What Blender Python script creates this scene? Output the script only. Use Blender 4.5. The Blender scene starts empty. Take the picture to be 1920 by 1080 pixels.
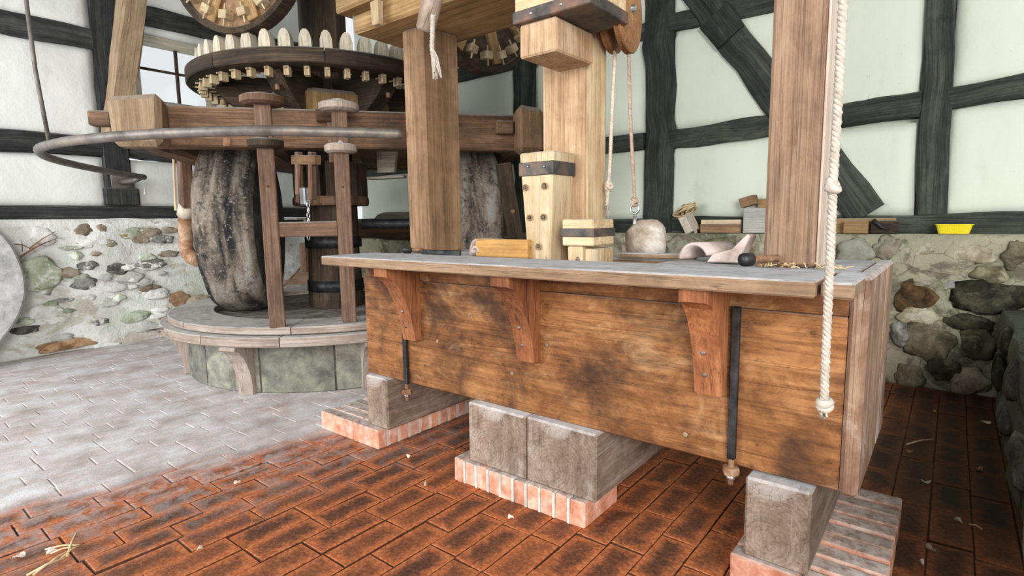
import bpy, bmesh, math, random
from mathutils import Vector, Matrix, noise
random.seed(7)
sc = bpy.context.scene
COL = sc.collection
rnd = random.uniform
PI = math.pi
# ------------------------------------------------------------------ camera
FPX = 1039.394
RW = ((0.78401872, 0.06474094, -0.61735181),
      (0.62057224, -0.10467484, 0.77713144),
      (-0.01430898, -0.99239699, -0.12224346))      # world = RW @ (right, down, forward)
CAMH = 1.25
def _col(i, s=1): return Vector((RW[0][i]*s, RW[1][i]*s, RW[2][i]*s))
cd = bpy.data.cameras.new('camera'); cam = bpy.data.objects.new('camera', cd); COL.objects.link(cam)
cx, cy, cz = _col(0), _col(1, -1), _col(2, -1)
cam.matrix_world = Matrix(((cx.x, cy.x, cz.x, 0), (cx.y, cy.y, cz.y, 0), (cx.z, cy.z, cz.z, CAMH), (0, 0, 0, 1)))
cd.sensor_fit = 'HORIZONTAL'; cd.sensor_width = 36; cd.lens = FPX/1920*36; cd.clip_start = .02
sc.camera = cam
# ------------------------------------------------------------------ light
w = bpy.data.worlds.new('overcast_sky'); sc.world = w; w.use_nodes = True
nt = w.node_tree; bg = nt.nodes['Background']
bg.inputs[0].default_value = (0.93, 0.97, 1.0, 1); bg.inputs[1].default_value = .86
sc.view_settings.view_transform = 'Standard'; sc.view_settings.look = 'None'
sc.view_settings.exposure = 0.13; sc.view_settings.gamma = 1
sc.view_settings.use_curve_mapping = False
def area_light(name, loc, target, sx, sy, power, col):
    l = bpy.data.lights.new(name, 'AREA'); l.shape = 'RECTANGLE'; l.size = sx; l.size_y = sy
    l.energy = power; l.color = col
    o = bpy.data.objects.new(name, l); COL.objects.link(o); o.location = loc
    o.rotation_euler = (Vector(target)-Vector(loc)).to_track_quat('-Z', 'Y').to_euler()
    return o
# daylight coming in through the wide barn door on the camera side
area_light('door_daylight', (2.7, -2.4, 2.5), (-1.6, 2.3, .8), 2.4, 2.4, 380, (1.0, .97, .93))
area_light('gate_daylight', (-4.6, -3.4, 2.3), (-4.6, 2.6, .6), 3.4, 2.6, 290, (.96, .98, 1.0))
# ------------------------------------------------------------------ pixel helpers (1920 x 1080 photograph -> world)
def ray(px, py):
    a, b = px-960, py-540
    return Vector([RW[i][0]*a + RW[i][1]*b + RW[i][2]*FPX for i in range(3)])
C0 = Vector((0, 0, CAMH))
def at_z(px, py, z): r = ray(px, py); return C0 + r*((z-CAMH)/r.z)
def at_y(px, py, y): r = ray(px, py); return C0 + r*(y/r.y)
def at_x(px, py, x): r = ray(px, py); return C0 + r*(x/r.x)
def proj(P):
    d = Vector(P)-C0
    c = [sum(RW[k][i]*d[k] for k in range(3)) for i in range(3)]
    return (960+FPX*c[0]/c[2], 540+FPX*c[1]/c[2], c[2]) if c[2] > .05 else (-9e9, -9e9, c[2])
# ------------------------------------------------------------------ mesh builder
def V(*a): return Vector(a)
EX, EY, EZ = V(1, 0, 0), V(0, 1, 0), V(0, 0, 1)
class MB:
    """collects shapes; every vertex carries a grain coordinate (x along the grain)"""
    def __init__(s, centred=False): s.v = []; s.f = []; s.g = []; s.sm = []; s.centred = centred
    def add(s, vs, fs, gs=None, smooth=False):
        n = len(s.v); off = V(0, 0, 0) if s.centred else V(rnd(0, 40), rnd(0, 40), rnd(0, 40))
        s.v += [Vector(p) for p in vs]
        s.g += [(Vector(q)+off) for q in (gs or vs)]
        s.f += [tuple(i+n for i in f) for f in fs]; s.sm += [smooth]*len(fs)
        return s
    def obox(s, c, ax, h, bev=.006, grain=0, jit=0., taper=None):
        """chamfered box; ax three unit vectors, h half sizes; taper (tx,ty) scales the -z end"""
        c = Vector(c); vs = []; gs = []; idx = {}
        b = min(bev, min(h)*.45)
        pm = {0: (0, 1, 2), 1: (1, 0, 2), 2: (2, 0, 1)}[grain]
        for sx in (-1, 1):
            for sy in (-1, 1):
                for sz in (-1, 1):
                    jj = V(rnd(-jit, jit), rnd(-jit, jit), rnd(-jit, jit))
                    for k in range(3):
                        l = [sx*h[0], sy*h[1], sz*h[2]]
                        for m in range(3):
                            if m != k: l[m] -= (sx, sy, sz)[m]*b
                        if taper and sz < 0: l[0] *= taper[0]; l[1] *= taper[1]
                        idx[(sx, sy, sz, k)] = len(vs)
                        l = V(*l)+jj
                        vs.append(c+ax[0]*l[0]+ax[1]*l[1]+ax[2]*l[2])
                        gs.append((l[pm[0]], l[pm[1]], l[pm[2]]))
        fs = []
        S = (-1, 1)
        for k in range(3):
            a, d = [m for m in range(3) if m != k]
            for sg in S:
                q = []
                for (u, v_) in ((-1, -1), (1, -1), (1, 1), (-1, 1)):
                    key = [0, 0, 0]; key[k] = sg; key[a] = u; key[d] = v_
                    q.append(idx[(*key, k)])
                flip = (sg > 0) != (k == 1)
                fs.append(tuple(q) if flip else tuple(reversed(q)))
        for k in range(3):
            a, d = [m for m in range(3) if m != k]
            for u in S:
                for v_ in S:
                    def key(sg, kk):
                        z = [0, 0, 0]; z[k] = sg; z[a] = u; z[d] = v_
                        return idx[(*z, kk)]
                    q = (key(-1, a), key(1, a), key(1, d), key(-1, d))
                    fl = (u*v_ > 0) != (k == 1)
                    fs.append(q if not fl else tuple(reversed(q)))
        for sx in S:
            for sy in S:
                for sz in S:
                    q = tuple(idx[(sx, sy, sz, k)] for k in range(3))
                    fs.append(q if sx*sy*sz > 0 else tuple(reversed(q)))
        return s.add(vs, fs, gs)
    def box(s, x0, x1, y0, y1, z0, z1, bev=.006, grain=0, jit=0.):
        return s.obox(V((x0+x1)/2, (y0+y1)/2, (z0+z1)/2), (EX, EY, EZ), (abs(x1-x0)/2, abs(y1-y0)/2, abs(z1-z0)/2), bev, grain, jit)
    def bar(s, p0, p1, wd, ht, up=EZ, bev=.008, jit=0.):
        p0, p1 = Vector(p0), Vector(p1); d = (p1-p0); L = d.length; d.normalize()
        sd = up.cross(d); sd.normalize(); u = d.cross(sd)
        return s.obox((p0+p1)/2, (d, sd, u), (L/2, wd/2, ht/2), bev, 0, jit)
    def hewn(s, p0, p1, wd, ht, up=EZ, bev=.015, seg=10, jit=.012, k0=1., k1=1., bend=None):
        """rough hand-hewn timber: octagonal-chamfered section, jittered along its length"""
        p0, p1 = Vector(p0), Vector(p1); d = p1-p0; L = d.length; d.normalize()
        sd = up.cross(d); sd.normalize(); u = d.cross(sd)
        vs = []; gs = []; fs = []; sx = rnd(0, 99)
        for i in range(seg+1):
            t = i/seg; k = k0+(k1-k0)*t
            o = p0+d*L*t
            if bend: o = o+Vector(bend)*math.sin(PI*t)
            a, b = wd/2*k, ht/2*k
            for j, (x, y) in enumerate(((-a+bev, -b), (a-bev, -b), (a, -b+bev), (a, b-bev), (a-bev, b), (-a+bev, b), (-a, b-bev), (-a, -b+bev))):
                nx = noise.noise(V(sx+t*L*2.5, j//2*3.1, 0))*jit*2; ny = noise.noise(V(sx+t*L*2.5, 7+((j+1)//2 % 4)*3.1, 0))*jit*2
                vs.append(o+sd*(x+nx)+u*(y+ny)); gs.append((t*L, x, y))
        for i in range(seg):
            for j in range(8):
                a, b = i*8+j, i*8+(j+1) % 8
                fs.append((a, b, b+8, a+8))
        fs.append(tuple(range(7, -1, -1))); n = seg*8; fs.append(tuple(range(n, n+8)))
        return s.add(vs, fs, gs)
    def prism(s, pts, o, u, v, n, th, grain_u=True, bev=0):
        """polygon (2-D pts, counter-clockwise in u,v) extruded along n = u x v by th"""
        o = Vector(o); N = len(pts); vs = []; gs = []; fs = []
        if bev:
            cxm = sum(p[0] for p in pts)/N; cym = sum(p[1] for p in pts)/N
            def ins(p):
                dx, dy = cxm-p[0], cym-p[1]; l = math.hypot(dx, dy) or 1
                return (p[0]+dx/l*bev, p[1]+dy/l*bev)
            lay = [([ins(p) for p in pts], 0), (pts, bev), (pts, th-bev), ([ins(p) for p in pts], th)]
        else: lay = [(pts, 0), (pts, th)]
        for P, z in lay:
            for (a, b) in P: vs.append(o+u*a+v*b+n*z); gs.append((a, b, z) if grain_u else (b, a, z))
        for l in range(len(lay)-1):
            for i in range(N):
                a, b = l*N+i, l*N+(i+1) % N
                fs.append((a, b, b+N, a+N))
        fs.append(tuple(range(N-1, -1, -1))); m = (len(lay)-1)*N; fs.append(tuple(range(m, m+N)))
        return s.add(vs, fs, gs)
    def lathe(s, prof, c, axis=EZ, seg=32, smooth=True, x=None, jit=0., caps=True):
        """prof (r, h) along the axis from bottom to top"""
        c = Vector(c); axis = Vector(axis).normalized()
        x = Vector(x) if x else (EX if abs(axis.x) < .9 else EY)
        x = (x-axis*x.dot(axis)).normalized(); y = axis.cross(x)
        vs = []; gs = []; fs = []; m = len(prof)
        for i in range(seg):
            a = 2*PI*i/seg
            for (r, h) in prof:
                rr = r + (jit*noise.noise(V(math.cos(a)*3, math.sin(a)*3, h*5))*2 if jit else 0)
                vs.append(c+(x*math.cos(a)+y*math.sin(a))*rr+axis*h); gs.append((h, r*math.cos(a), r*math.sin(a)))
        for i in range(seg):
            j = (i+1) % seg
            for k in range(m-1): fs.append((i*m+k, j*m+k, j*m+k+1, i*m+k+1))
        if caps:
            if prof[0][0] > 1e-6: fs.append(tuple(i*m for i in reversed(range(seg))))
            if prof[-1][0] > 1e-6: fs.append(tuple(i*m+m-1 for i in range(seg)))
        return s.add(vs, fs, gs, smooth)
    def arc(s, c, r0, r1, z0, z1, a0, a1, seg=6, smooth=False, bev=.006):
        """sector of a flat ring"""
        vs = []; gs = []; fs = []
        prof = [(r0, z0+bev), (r0+bev, z0), (r1-bev, z0), (r1, z0+bev), (r1, z1-bev), (r1-bev, z1), (r0+bev, z1), (r0, z1-bev)]
        for i in range(seg+1):
            a = a0+(a1-a0)*i/seg
            for (r, z) in prof:
                vs.append(V(c[0]+r*math.cos(a), c[1]+r*math.sin(a), z)); gs.append((a*(r0+r1)/2, r, z))
        for i in range(seg):
            for k in range(8):
                a, b = i*8+k, i*8+(k+1) % 8
                fs.append((a, a+8, b+8, b))
        fs.append(tuple(range(8))); n = seg*8; fs.append(tuple(reversed(range(n, n+8))))
        return s.add(vs, fs, gs, smooth)
    def tube(s, path, r, seg=10, smooth=True, rs=None, closed=False):
        path = [Vector(p) for p in path]; n = len(path); vs = []; gs = []; fs = []; L = 0
        up = None
        for i, p in enumerate(path):
            t = (path[(i+1) % n] if (closed or i < n-1) else p)-(path[i-1] if (closed or i > 0) else p)
            t.normalize()
            if up is None:
                up = EZ if abs(t.z) < .9 else EX
            sd = t.cross(up).normalized(); up = sd.cross(t).normalized()
            if i: L += (p-path[i-1]).length
            rr = rs[i] if rs else r
            for k in range(seg):
                a = 2*PI*k/seg
                vs.append(p+(sd*math.cos(a)+up*math.sin(a))*rr); gs.append((L, rr*a, 0))
        for i in range(n if closed else n-1):
            for k in range(seg):
                a, b = i*seg+k, i*seg+(k+1) % seg
                c_, d_ = ((i+1) % n)*seg+k, ((i+1) % n)*seg+(k+1) % seg
                fs.append((a, c_, d_, b))
        if not closed:
            fs.append(tuple(range(seg))); m = (n-1)*seg; fs.append(tuple(reversed(range(m, m+seg))))
        return s.add(vs, fs, gs, smooth)
    def rope(s, path, r, pitch=.03, strands=3):
        """laid rope: twisted strands round a path"""
        path = [Vector(p) for p in path]
        # resample
        pts = []; 
        for i in range(len(path)-1):
            n = max(1, int((path[i+1]-path[i]).length/(pitch/5)))
            for k in range(n): pts.append(path[i].lerp(path[i+1], k/n))
        pts.append(path[-1])
        for q in range(strands):
            out = []; L = 0
            for i, p in enumerate(pts):
                if i: L += (p-pts[i-1]).length
                t = (pts[min(i+1, len(pts)-1)]-pts[max(i-1, 0)]).normalized()
                sd = t.cross(EY if abs(t.y) < .8 else EX).normalized(); u = sd.cross(t)
                a = 2*PI*(L/pitch+q/strands)
                out.append(p+(sd*math.cos(a)+u*math.sin(a))*r*.52)
            s.tube(out, r*.56, 5)
        return s
    def blob(s, c, h, sub=2, amp=.12, freq=2.2, flat=None, seed=None, ax=(EX, EY, EZ), smooth=True):
        bm = bmesh.new(); bmesh.ops.create_icosphere(bm, subdivisions=sub, radius=1)
        sd = V(rnd(0, 50), rnd(0, 50), rnd(0, 50)); c = Vector(c)
        vs = []; gs = []
        for v in bm.verts:
            p = v.co.copy(); k = 1+amp*noise.noise(p*freq+sd)*2
            p = V(p.x*h[0], p.y*h[1], p.z*h[2])*k
            if flat is not None and p.z < flat: p.z = flat
            vs.append(c+ax[0]*p.x+ax[1]*p.y+ax[2]*p.z); gs.append(p)
        fs = [tuple(v.index for v in f.verts) for f in bm.faces]; bm.free()
        return s.add(vs, fs, gs, smooth)
    def build(s, name, mat, parent=None, base=None):
        me = bpy.data.meshes.new(name)
        org = Vector(base) if base is not None else V(0, 0, 0)
        if parent is not None: org = wloc(parent)
        me.from_pydata([tuple(p-org) for p in s.v], [], s.f); 
        at = me.attributes.new('grain', 'FLOAT_VECTOR', 'POINT')
        at.data.foreach_set('vector', [x for g in s.g for x in g])
        me.polygons.foreach_set('use_smooth', s.sm)
        bm = bmesh.new(); bm.from_mesh(me); bmesh.ops.recalc_face_normals(bm, faces=bm.faces); bm.to_mesh(me); bm.free()
        me.materials.append(mat); me.update()
        o = bpy.data.objects.new(name, me); COL.objects.link(o)
        if parent is not None: o.parent = parent
        else: o.location = org
        return o
WL = {}
def wloc(o):
    p = Vector(o.location)
    while o.parent: o = o.parent; p = p+Vector(o.location)
    return p
def tag(o, label=None, cat=None, group=None, kind=None):
    if label: o['label'] = label
    if cat: o['category'] = cat
    if group: o['group'] = group
    if kind: o['kind'] = kind
    return o
def thing(name, label, cat, loc, group=None):
    o = bpy.data.objects.new(name, None); COL.objects.link(o); o.location = loc; o.empty_display_size = .1
    return tag(o, label, cat, group)
def copy_tree(o, parent=None):
    c = o.copy(); COL.objects.link(c); c.parent = parent
    for ch in o.children: copy_tree(ch, c)
    return c
# ------------------------------------------------------------------ materials
class NT:
    def __init__(s, name):
        s.m = bpy.data.materials.new(name); s.m.use_nodes = True; s.t = s.m.node_tree
        s.b = s.t.nodes['Principled BSDF']; s.out = s.t.nodes['Material Output']
    def n(s, typ, **kw):
        q = s.t.nodes.new(typ)
        for k, v in kw.items():
            if k.startswith('i_'): q.inputs[k[2:]].default_value = v
            else: setattr(q, k, v)
        return q
    def l(s, a, b): s.t.links.new(a, b)
    def val(s, sock, x):
        if hasattr(x, 'is_linked') or hasattr(x, 'links'): s.l(x, sock)
        else: sock.default_value = x
    def attr(s, name='grain'): return s.n('ShaderNodeAttribute', attribute_name=name).outputs['Vector']
    def mapp(s, v, scale=(1, 1, 1), loc=(0, 0, 0)):
        q = s.n('ShaderNodeMapping'); s.l(v, q.inputs[0]); q.inputs['Scale'].default_value = scale; s.val(q.inputs['Location'], loc)
        return q.outputs[0]
    def noise(s, v, scale=5., detail=5., rough=.6, dist=0.):
        q = s.n('ShaderNodeTexNoise'); s.l(v, q.inputs['Vector'])
        q.inputs['Scale'].default_value = scale; q.inputs['Detail'].default_value = detail
        q.inputs['Roughness'].default_value = rough; q.inputs['Distortion'].default_value = dist
        return q.outputs['Fac']
    def vor(s, v, scale, feature='F1', out='Distance'):
        q = s.n('ShaderNodeTexVoronoi', feature=feature); s.l(v, q.inputs['Vector']); q.inputs['Scale'].default_value = scale
        return q.outputs[out]
    def ramp(s, f, stops):
        q = s.n('ShaderNodeValToRGB'); s.l(f, q.inputs[0]); e = q.color_ramp.elements
        while len(e) < len(stops): e.new(.5)
        for i, (p, c) in enumerate(stops):
            e[i].position = p; e[i].color = (*c, 1) if isinstance(c, tuple) else (c, c, c, 1)
        return q.outputs[0]
    def mix(s, f, a, b, mode='MIX'):
        q = s.n('ShaderNodeMix', data_type='RGBA', blend_type=mode); s.val(q.inputs[0], f)
        for i, x in ((6, a), (7, b)):
            s.val(q.inputs[i], (*x, 1) if isinstance(x, tuple) and len(x) == 3 else x)
        return q.outputs[2]
    def math(s, op, a, b=0., c=0., clamp=False):
        q = s.n('ShaderNodeMath', operation=op, use_clamp=clamp); s.val(q.inputs[0], a); s.val(q.inputs[1], b)
        s.val(q.inputs[2], c)
        return q.outputs[0]
    def mr(s, f, a, b, c=0., d=1.):
        q = s.n('ShaderNodeMapRange', interpolation_type='SMOOTHSTEP'); s.l(f, q.inputs[0])
        for i, x in enumerate((a, b, c, d)): q.inputs[i+1].default_value = x
        return q.outputs[0]
    def upz(s): 
        g = s.n('ShaderNodeNewGeometry'); q = s.n('ShaderNodeSeparateXYZ'); s.l(g.outputs['Normal'], q.inputs[0]); return q.outputs[2]
    def pos(s): return s.n('ShaderNodeNewGeometry').outputs['Position']
    def rand(s): return s.n('ShaderNodeObjectInfo').outputs['Random']
    def fin(s, col, rough=.8, bump=None, bs=.3, dist=.01, spec=.3, metal=0.):
        s.val(s.b.inputs['Base Color'], (*col, 1) if isinstance(col, tuple) else col)
        s.val(s.b.inputs['Roughness'], rough); s.b.inputs['Specular IOR Level'].default_value = spec
        s.b.inputs['Metallic'].default_value = metal
        if bump is not None:
            q = s.n('ShaderNodeBump'); s.l(bump, q.inputs['Height']); q.inputs['Strength'].default_value = bs; q.inputs['Distance'].default_value = dist
            s.l(q.outputs[0], s.b.inputs['Normal'])
        return s.m
def wood(name, dark, mid, light, across=14., along=1.6, stain=.5, staincol=(.02, .014, .01), dust=0., dustcol=(.42, .41, .40), patch=None, patchamt=0., rough=.75, bs=.5, cracks=.35, rings=False, sw=.5, mott=.25):
    t = NT(name); g = t.attr()
    base = t.noise(t.mapp(g, (along*.35, across*.3, across*.3)), 1, 4, .6, 1.2)
    fine = t.noise(t.mapp(g, (along*1.6, across*5, across*5)), 1, 6, .7, .3)
    f = t.math('ADD', t.math('MULTIPLY', base, sw), t.math('MULTIPLY', fine, 1-sw))
    f = t.math('ADD', t.math('MULTIPLY', f, 1-mott), t.math('MULTIPLY', t.noise(t.mapp(g, (1, 1.6, 1.6), (2, 6, 4)), 6.5, 8, .76, .5), mott))
    col = t.ramp(f, [(.385, dark), (.5, mid), (.62, light)])
    if rings:
        sp_ = t.n('ShaderNodeSeparateXYZ'); t.l(t.mapp(g, (1, 1, 1), (0, .03, .06)), sp_.inputs[0])
        rr_ = t.math('SQRT', t.math('ADD', t.math('MULTIPLY', sp_.outputs[1], sp_.outputs[1]), t.math('MULTIPLY', sp_.outputs[2], sp_.outputs[2])))
        rr_ = t.math('ADD', rr_, t.math('MULTIPLY', t.noise(g, 9, 4, .6), .03))
        rg = t.math('MULTIPLY_ADD', t.math('SINE', t.math('MULTIPLY', rr_, 420.)), .5, .5)
        col = t.mix(t.math('MULTIPLY', rg, .32), col, dark)
        vs_ = t.noise(t.mapp(g, (.3, 26, 3.5), (4, 4, 4)), 1, 5, .65)
        col = t.mix(t.math('MULTIPLY', t.mr(vs_, .54, .7), .5), col, tuple(c*.6 for c in dark))
        col = t.mix(t.math('MULTIPLY', t.mr(vs_, .47, .33), .5), col, light)
    big = t.noise(g, 2.3, 5, .65, .6)
    if patch: col = t.mix(t.math('MULTIPLY', t.mr(t.noise(t.mapp(g, (1, 1.7, 1.7), (9, 4, 2)), 3.1, 6, .7, .8), .52, .72), patchamt), col, patch)
    col = t.mix(t.math('MULTIPLY', t.mr(big, .46, .68), stain), col, staincol)
    sp = t.noise(t.mapp(g, (4, 9, 9), (3, 1, 5)), 3, 6, .75)
    col = t.mix(t.math('MULTIPLY', t.mr(sp, .56, .7), stain*.8), col, staincol)
    sc2 = t.noise(t.mapp(g, (7, 13, 13), (8, 2, 1)), 3, 7, .8)
    col = t.mix(t.math('MULTIPLY', t.mr(sc2, .62, .74), .5), col, tuple(min(1, c*1.5+.03) for c in light))
    ck = t.noise(t.mapp(g, (along*.5, across*2.2, across*2.2), (5, 5, 5)), 1, 2, .5, .2)
    ckm = t.mr(t.math('ABSOLUTE', t.math('SUBTRACT', ck, .5)), 0., .012, 1., 0.)
    col = t.mix(t.math('MULTIPLY', ckm, cracks), col, tuple(c*.25 for c in dark))
    hv = t.math('SUBTRACT', f, t.math('MULTIPLY', ckm, .35))
    if dust:
        dm = t.math('MULTIPLY', t.mr(t.upz(), .45, .9), t.mr(t.noise(g, 6, 5, .65), .15, .5, .55, 1.))
        dvar = t.noise(t.mapp(g, (1, 2, 2), (7, 7, 7)), 11, 7, .74)
        col = t.mix(t.math('MULTIPLY', dm, dust), col, t.ramp(dvar, [(.34, tuple(c*.62 for c in dustcol)), (.5, dustcol), (.66, tuple(min(1, c*1.22) for c in dustcol))]))
    hsv = t.n('ShaderNodeHueSaturation'); t.l(col, hsv.inputs['Color'])
    t.l(t.math('MULTIPLY_ADD', t.rand(), .3, .85), hsv.inputs['Value'])
    return t.fin(hsv.outputs[0], rough, hv, bs, .012)
class M: pass
M.trough = wood('oak_trough', (.075, .028, .009), (.23, .092, .029), (.42, .20, .075), 9, 1.1, .88, (.035, .015, .008), .3, (.40, .40, .41), (.56, .35, .18), .6, sw=.38, mott=.5, cracks=.22)
M.shelf = wood('oak_shelf', (.115, .07, .04), (.24, .155, .092), (.37, .26, .17), 14, 1.5, .3, (.05, .03, .02), 1., (.46, .47, .49))
M.bracket = wood('red_oak_bracket', (.11, .035, .013), (.29, .105, .04), (.46, .20, .085), 12, 2, .4, (.06, .02, .01), .5)
M.post = wood('post_oak', (.14, .078, .04), (.28, .165, .088), (.42, .275, .16), 13, 1.0, .45, (.07, .04, .02), .8)
M.pinkpost = wood('planed_post_oak', (.15, .088, .054), (.29, .185, .118), (.41, .285, .19), 15, 1.0, .5, (.07, .04, .025), .6)
M.stamp = wood('stamp_beech', (.25, .145, .075), (.45, .295, .17), (.62, .46, .30), 13, 1.1, .35, (.2, .09, .04), .5, patch=(.38, .19, .08), patchamt=.5)
M.wedge = wood('pale_hornbeam', (.40, .27, .14), (.63, .48, .29), (.76, .64, .45), 10, 1.4, .3, (.30, .16, .06), .3)
M.beam = wood('overhead_oak', (.15, .085, .03), (.31, .19, .08), (.44, .30, .15), 13, 1.1, .3, (.05, .03, .015), .6)
M.yoke = wood('yoke_oak', (.045, .024, .013), (.135, .074, .041), (.255, .15, .088), 12, 1.2, .5, (.035, .02, .015), .8, (.36, .34, .30))
M.dark = wood('blackened_oak', (.016, .010, .007), (.052, .034, .021), (.125, .085, .05), 12, 1.3, .4, (.012, .009, .007), .9, (.30, .29, .25))
M.upright = wood('frame_oak', (.08, .043, .027), (.185, .108, .069), (.31, .20, .138), 14, 1.3, .4, (.05, .025, .018), .8)
M.cog = wood('cog_beech', (.27, .19, .10), (.46, .36, .215), (.62, .52, .35), 20, 3, .2, (.12, .07, .03), .6)
M.tooth = wood('dusty_tooth', (.33, .28, .19), (.55, .49, .38), (.72, .68, .56), 16, 3, .2, (.2, .15, .08), .9, (.6, .6, .5))
M.block = wood('grey_sleeper', (.14, .09, .06), (.28, .205, .155), (.42, .345, .285), 11, 1.4, .35, (.09, .06, .042), 1., (.50, .49, .49), (.48, .45, .42), .6, rings=True, mott=.5)
M.ring = wood('dusty_ring_board', (.22, .16, .12), (.36, .29, .24), (.50, .44, .39), 12, 1.2, .25, (.12, .09, .07), .95, (.46, .44, .42))
M.tblack = wood('black_timber', (.010, .011, .011), (.032, .034, .034), (.085, .085, .08), 16, 1.3, .25, (.006, .006, .006), .5, (.25, .25, .24))
M.tgreen = wood('green_black_timber', (.010, .014, .011), (.032, .041, .033), (.09, .10, .08), 16, 1.3, .25, (.006, .008, .006), .5, (.22, .23, .19))
M.brace = wood('tan_brace', (.17, .11, .065), (.31, .215, .13), (.44, .33, .21), 12, 1.0, .3, (.07, .045, .03), .4)
M.board = wood('orange_board', (.38, .19, .05), (.58, .32, .10), (.70, .45, .18), 14, 1.5, .15)
M.pulley = wood('pulley_wood', (.18, .075, .03), (.36, .17, .07), (.52, .29, .13), 12, 2, .3)
M.frame = wood('window_frame_wood', (.25, .22, .16), (.42, .39, .30), (.58, .55, .45), 16, 1.5, .2)
M.box = wood('grey_box_wood', (.33, .33, .29), (.50, .50, .45), (.62, .62, .56), 14, 1.5, .15)
def plaster(name, c0, c1, blot, sp=.5):
    t = NT(name); p = t.pos()
    col = t.mix(t.noise(p, 1.1, 6, .6, .4), c0, c1)
    col = t.mix(t.math('MULTIPLY', t.mr(t.noise(t.mapp(p, (1, 1, .45)), 3.0, 6, .68), .52, .72), .45), col, blot)
    col = t.mix(t.math('MULTIPLY', t.mr(t.noise(p, 26, 4, .7), .68, .76), sp), col, (.16, .13, .09))
    h = t.noise(p, 9, 7, .65)
    return t.fin(col, .9, h, .35, .02, .15)
M.plL = plaster('whitewash_white', (.80, .82, .80), (.74, .75, .71), (.56, .57, .50))
M.plR = plaster('whitewash_green', (.74, .80, .68), (.68, .74, .62), (.52, .57, .46))
def rubble(name, base, tones, wash, seedv=0., rough=.95, crk=.5):
    """lime-washed rubble mortar with coloured patches of algae, bare stone and dirt"""
    t = NT(name); p = t.mapp(t.pos(), (1, 1, 1), (seedv, 0, 0))
    col = t.mix(t.noise(p, 2.2, 6, .65, .5), base, wash)
    for i, (c, sc_, lo, amt) in enumerate(tones):
        q = t.mapp(p, (1, 1, 1.5), (i*3.7, i*1.3, i*2.9))
        col = t.mix(t.math('MULTIPLY', t.mr(t.noise(q, sc_, 6, .66, .7), lo, lo+.09), amt), col, c)
    cr = t.vor(t.mapp(p, (1, 1, 1.3)), 4.5, 'DISTANCE_TO_EDGE')
    col = t.mix(t.math('MULTIPLY', t.mr(t.math('ADD', cr, t.math('MULTIPLY', t.noise(p, 9, 4, .6), .1)), .05, .065, 1, 0), crk), col, (.10, .08, .05))
    h = t.math('ADD', t.noise(p, 7, 8, .68), t.math('MULTIPLY', t.noise(p, 30, 4, .7), .3))
    return t.fin(col, rough, h, .7, .04, .15)
M.endwood = wood('worn_end_board', (.095, .048, .028), (.23, .135, .085), (.40, .29, .21), 12, 1.0, .45, (.06, .03, .02), .9, (.52, .50, .49), (.58, .50, .44), .6, mott=.35)
M.rubL = rubble('limewashed_rubble', (.70, .71, .66), [((.50, .44, .34), 1.5, .50, .7), ((.60, .68, .55), 2.6, .56, .6), ((.90, .91, .88), 2.0, .48, .9), ((.34, .31, .26), 5.5, .60, .7), ((.52, .43, .32), 8., .58, .6), ((.66, .74, .62), 4.2, .56, .6)], (.86, .87, .83), crk=0.)
M.rubR = rubble('damp_rubble', (.33, .32, .22), [((.10, .09, .06), 1.9, .50, .75), ((.20, .22, .13), 2.4, .56, .7), ((.50, .48, .36), 3.1, .56, .7), ((.05, .05, .035), 5.0, .60, .7)], (.46, .45, .33), 11.)
M.lowwall = rubble('damp_low_wall', (.17, .19, .14), [((.05, .05, .04), 2.2, .52, .8), ((.28, .30, .24), 3.0, .56, .6)], (.24, .26, .20), 23.)
def stone(name, a, b, c, bs=.6, wash=None, lo=.5):
    t = NT(name); g = t.attr()
    col = t.ramp(t.noise(g, 7, 7, .7, .4), [(.36, a), (.5, b), (.64, c)])
    if wash: col = t.mix(t.mr(t.noise(t.pos(), 6.5, 7, .72, .6), lo, lo+.1), col, wash)
    hsv = t.n('ShaderNodeHueSaturation'); t.l(col, hsv.inputs['Color']); t.l(t.math('MULTIPLY_ADD', t.rand(), .7, .65), hsv.inputs['Value'])
    return t.fin(hsv.outputs[0], .9, t.noise(g, 16, 7, .7), bs, .02, .2)
LW = (.80, .81, .77)
M.sl_dark = stone('slate_stone_limed', (.07, .07, .065), (.17, .165, .15), (.36, .36, .33), .8, LW, .52)
M.sl_tan = stone('tan_stone_limed', (.20, .15, .10), (.37, .30, .22), (.55, .48, .38), .8, (.70, .66, .56), .58)
M.sl_red = stone('iron_stone_limed', (.22, .11, .06), (.45, .28, .15), (.58, .44, .29), .8, LW, .62)
M.sl_green = stone('mossy_stone_limed', (.30, .34, .23), (.46, .51, .38), (.64, .68, .57), .8, LW, .52)
M.sl_pale = stone('pale_stone_limed', (.50, .50, .44), (.68, .69, .63), (.82, .83, .78), .8, LW, .45)
M.sl_olive = stone('olive_stone_limed', (.16, .15, .10), (.29, .27, .18), (.44, .42, .32), .8, LW, .58)
M.strip = wood('lit_right_face', (.36, .25, .19), (.54, .42, .34), (.68, .57, .49), 14, 1., .2)  # paler oak: light on the planed post's right side put into the colour
M.st_dark = stone('slate_stone', (.07, .07, .065), (.17, .165, .15), (.36, .36, .33))
M.st_tan = stone('tan_stone', (.16, .13, .085), (.30, .26, .18), (.45, .41, .31), .8, (.46, .45, .34), .5)
M.st_red = stone('iron_stone', (.20, .10, .05), (.42, .25, .12), (.55, .40, .25))
M.st_green = stone('mossy_stone', (.24, .28, .17), (.40, .45, .31), (.58, .62, .5))
M.st_pale = stone('limed_stone', (.33, .33, .26), (.46, .46, .37), (.58, .58, .48))
M.st_olive = stone('olive_stone', (.08, .075, .042), (.18, .165, .10), (.33, .31, .2), .8, (.30, .28, .19), .56)
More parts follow.
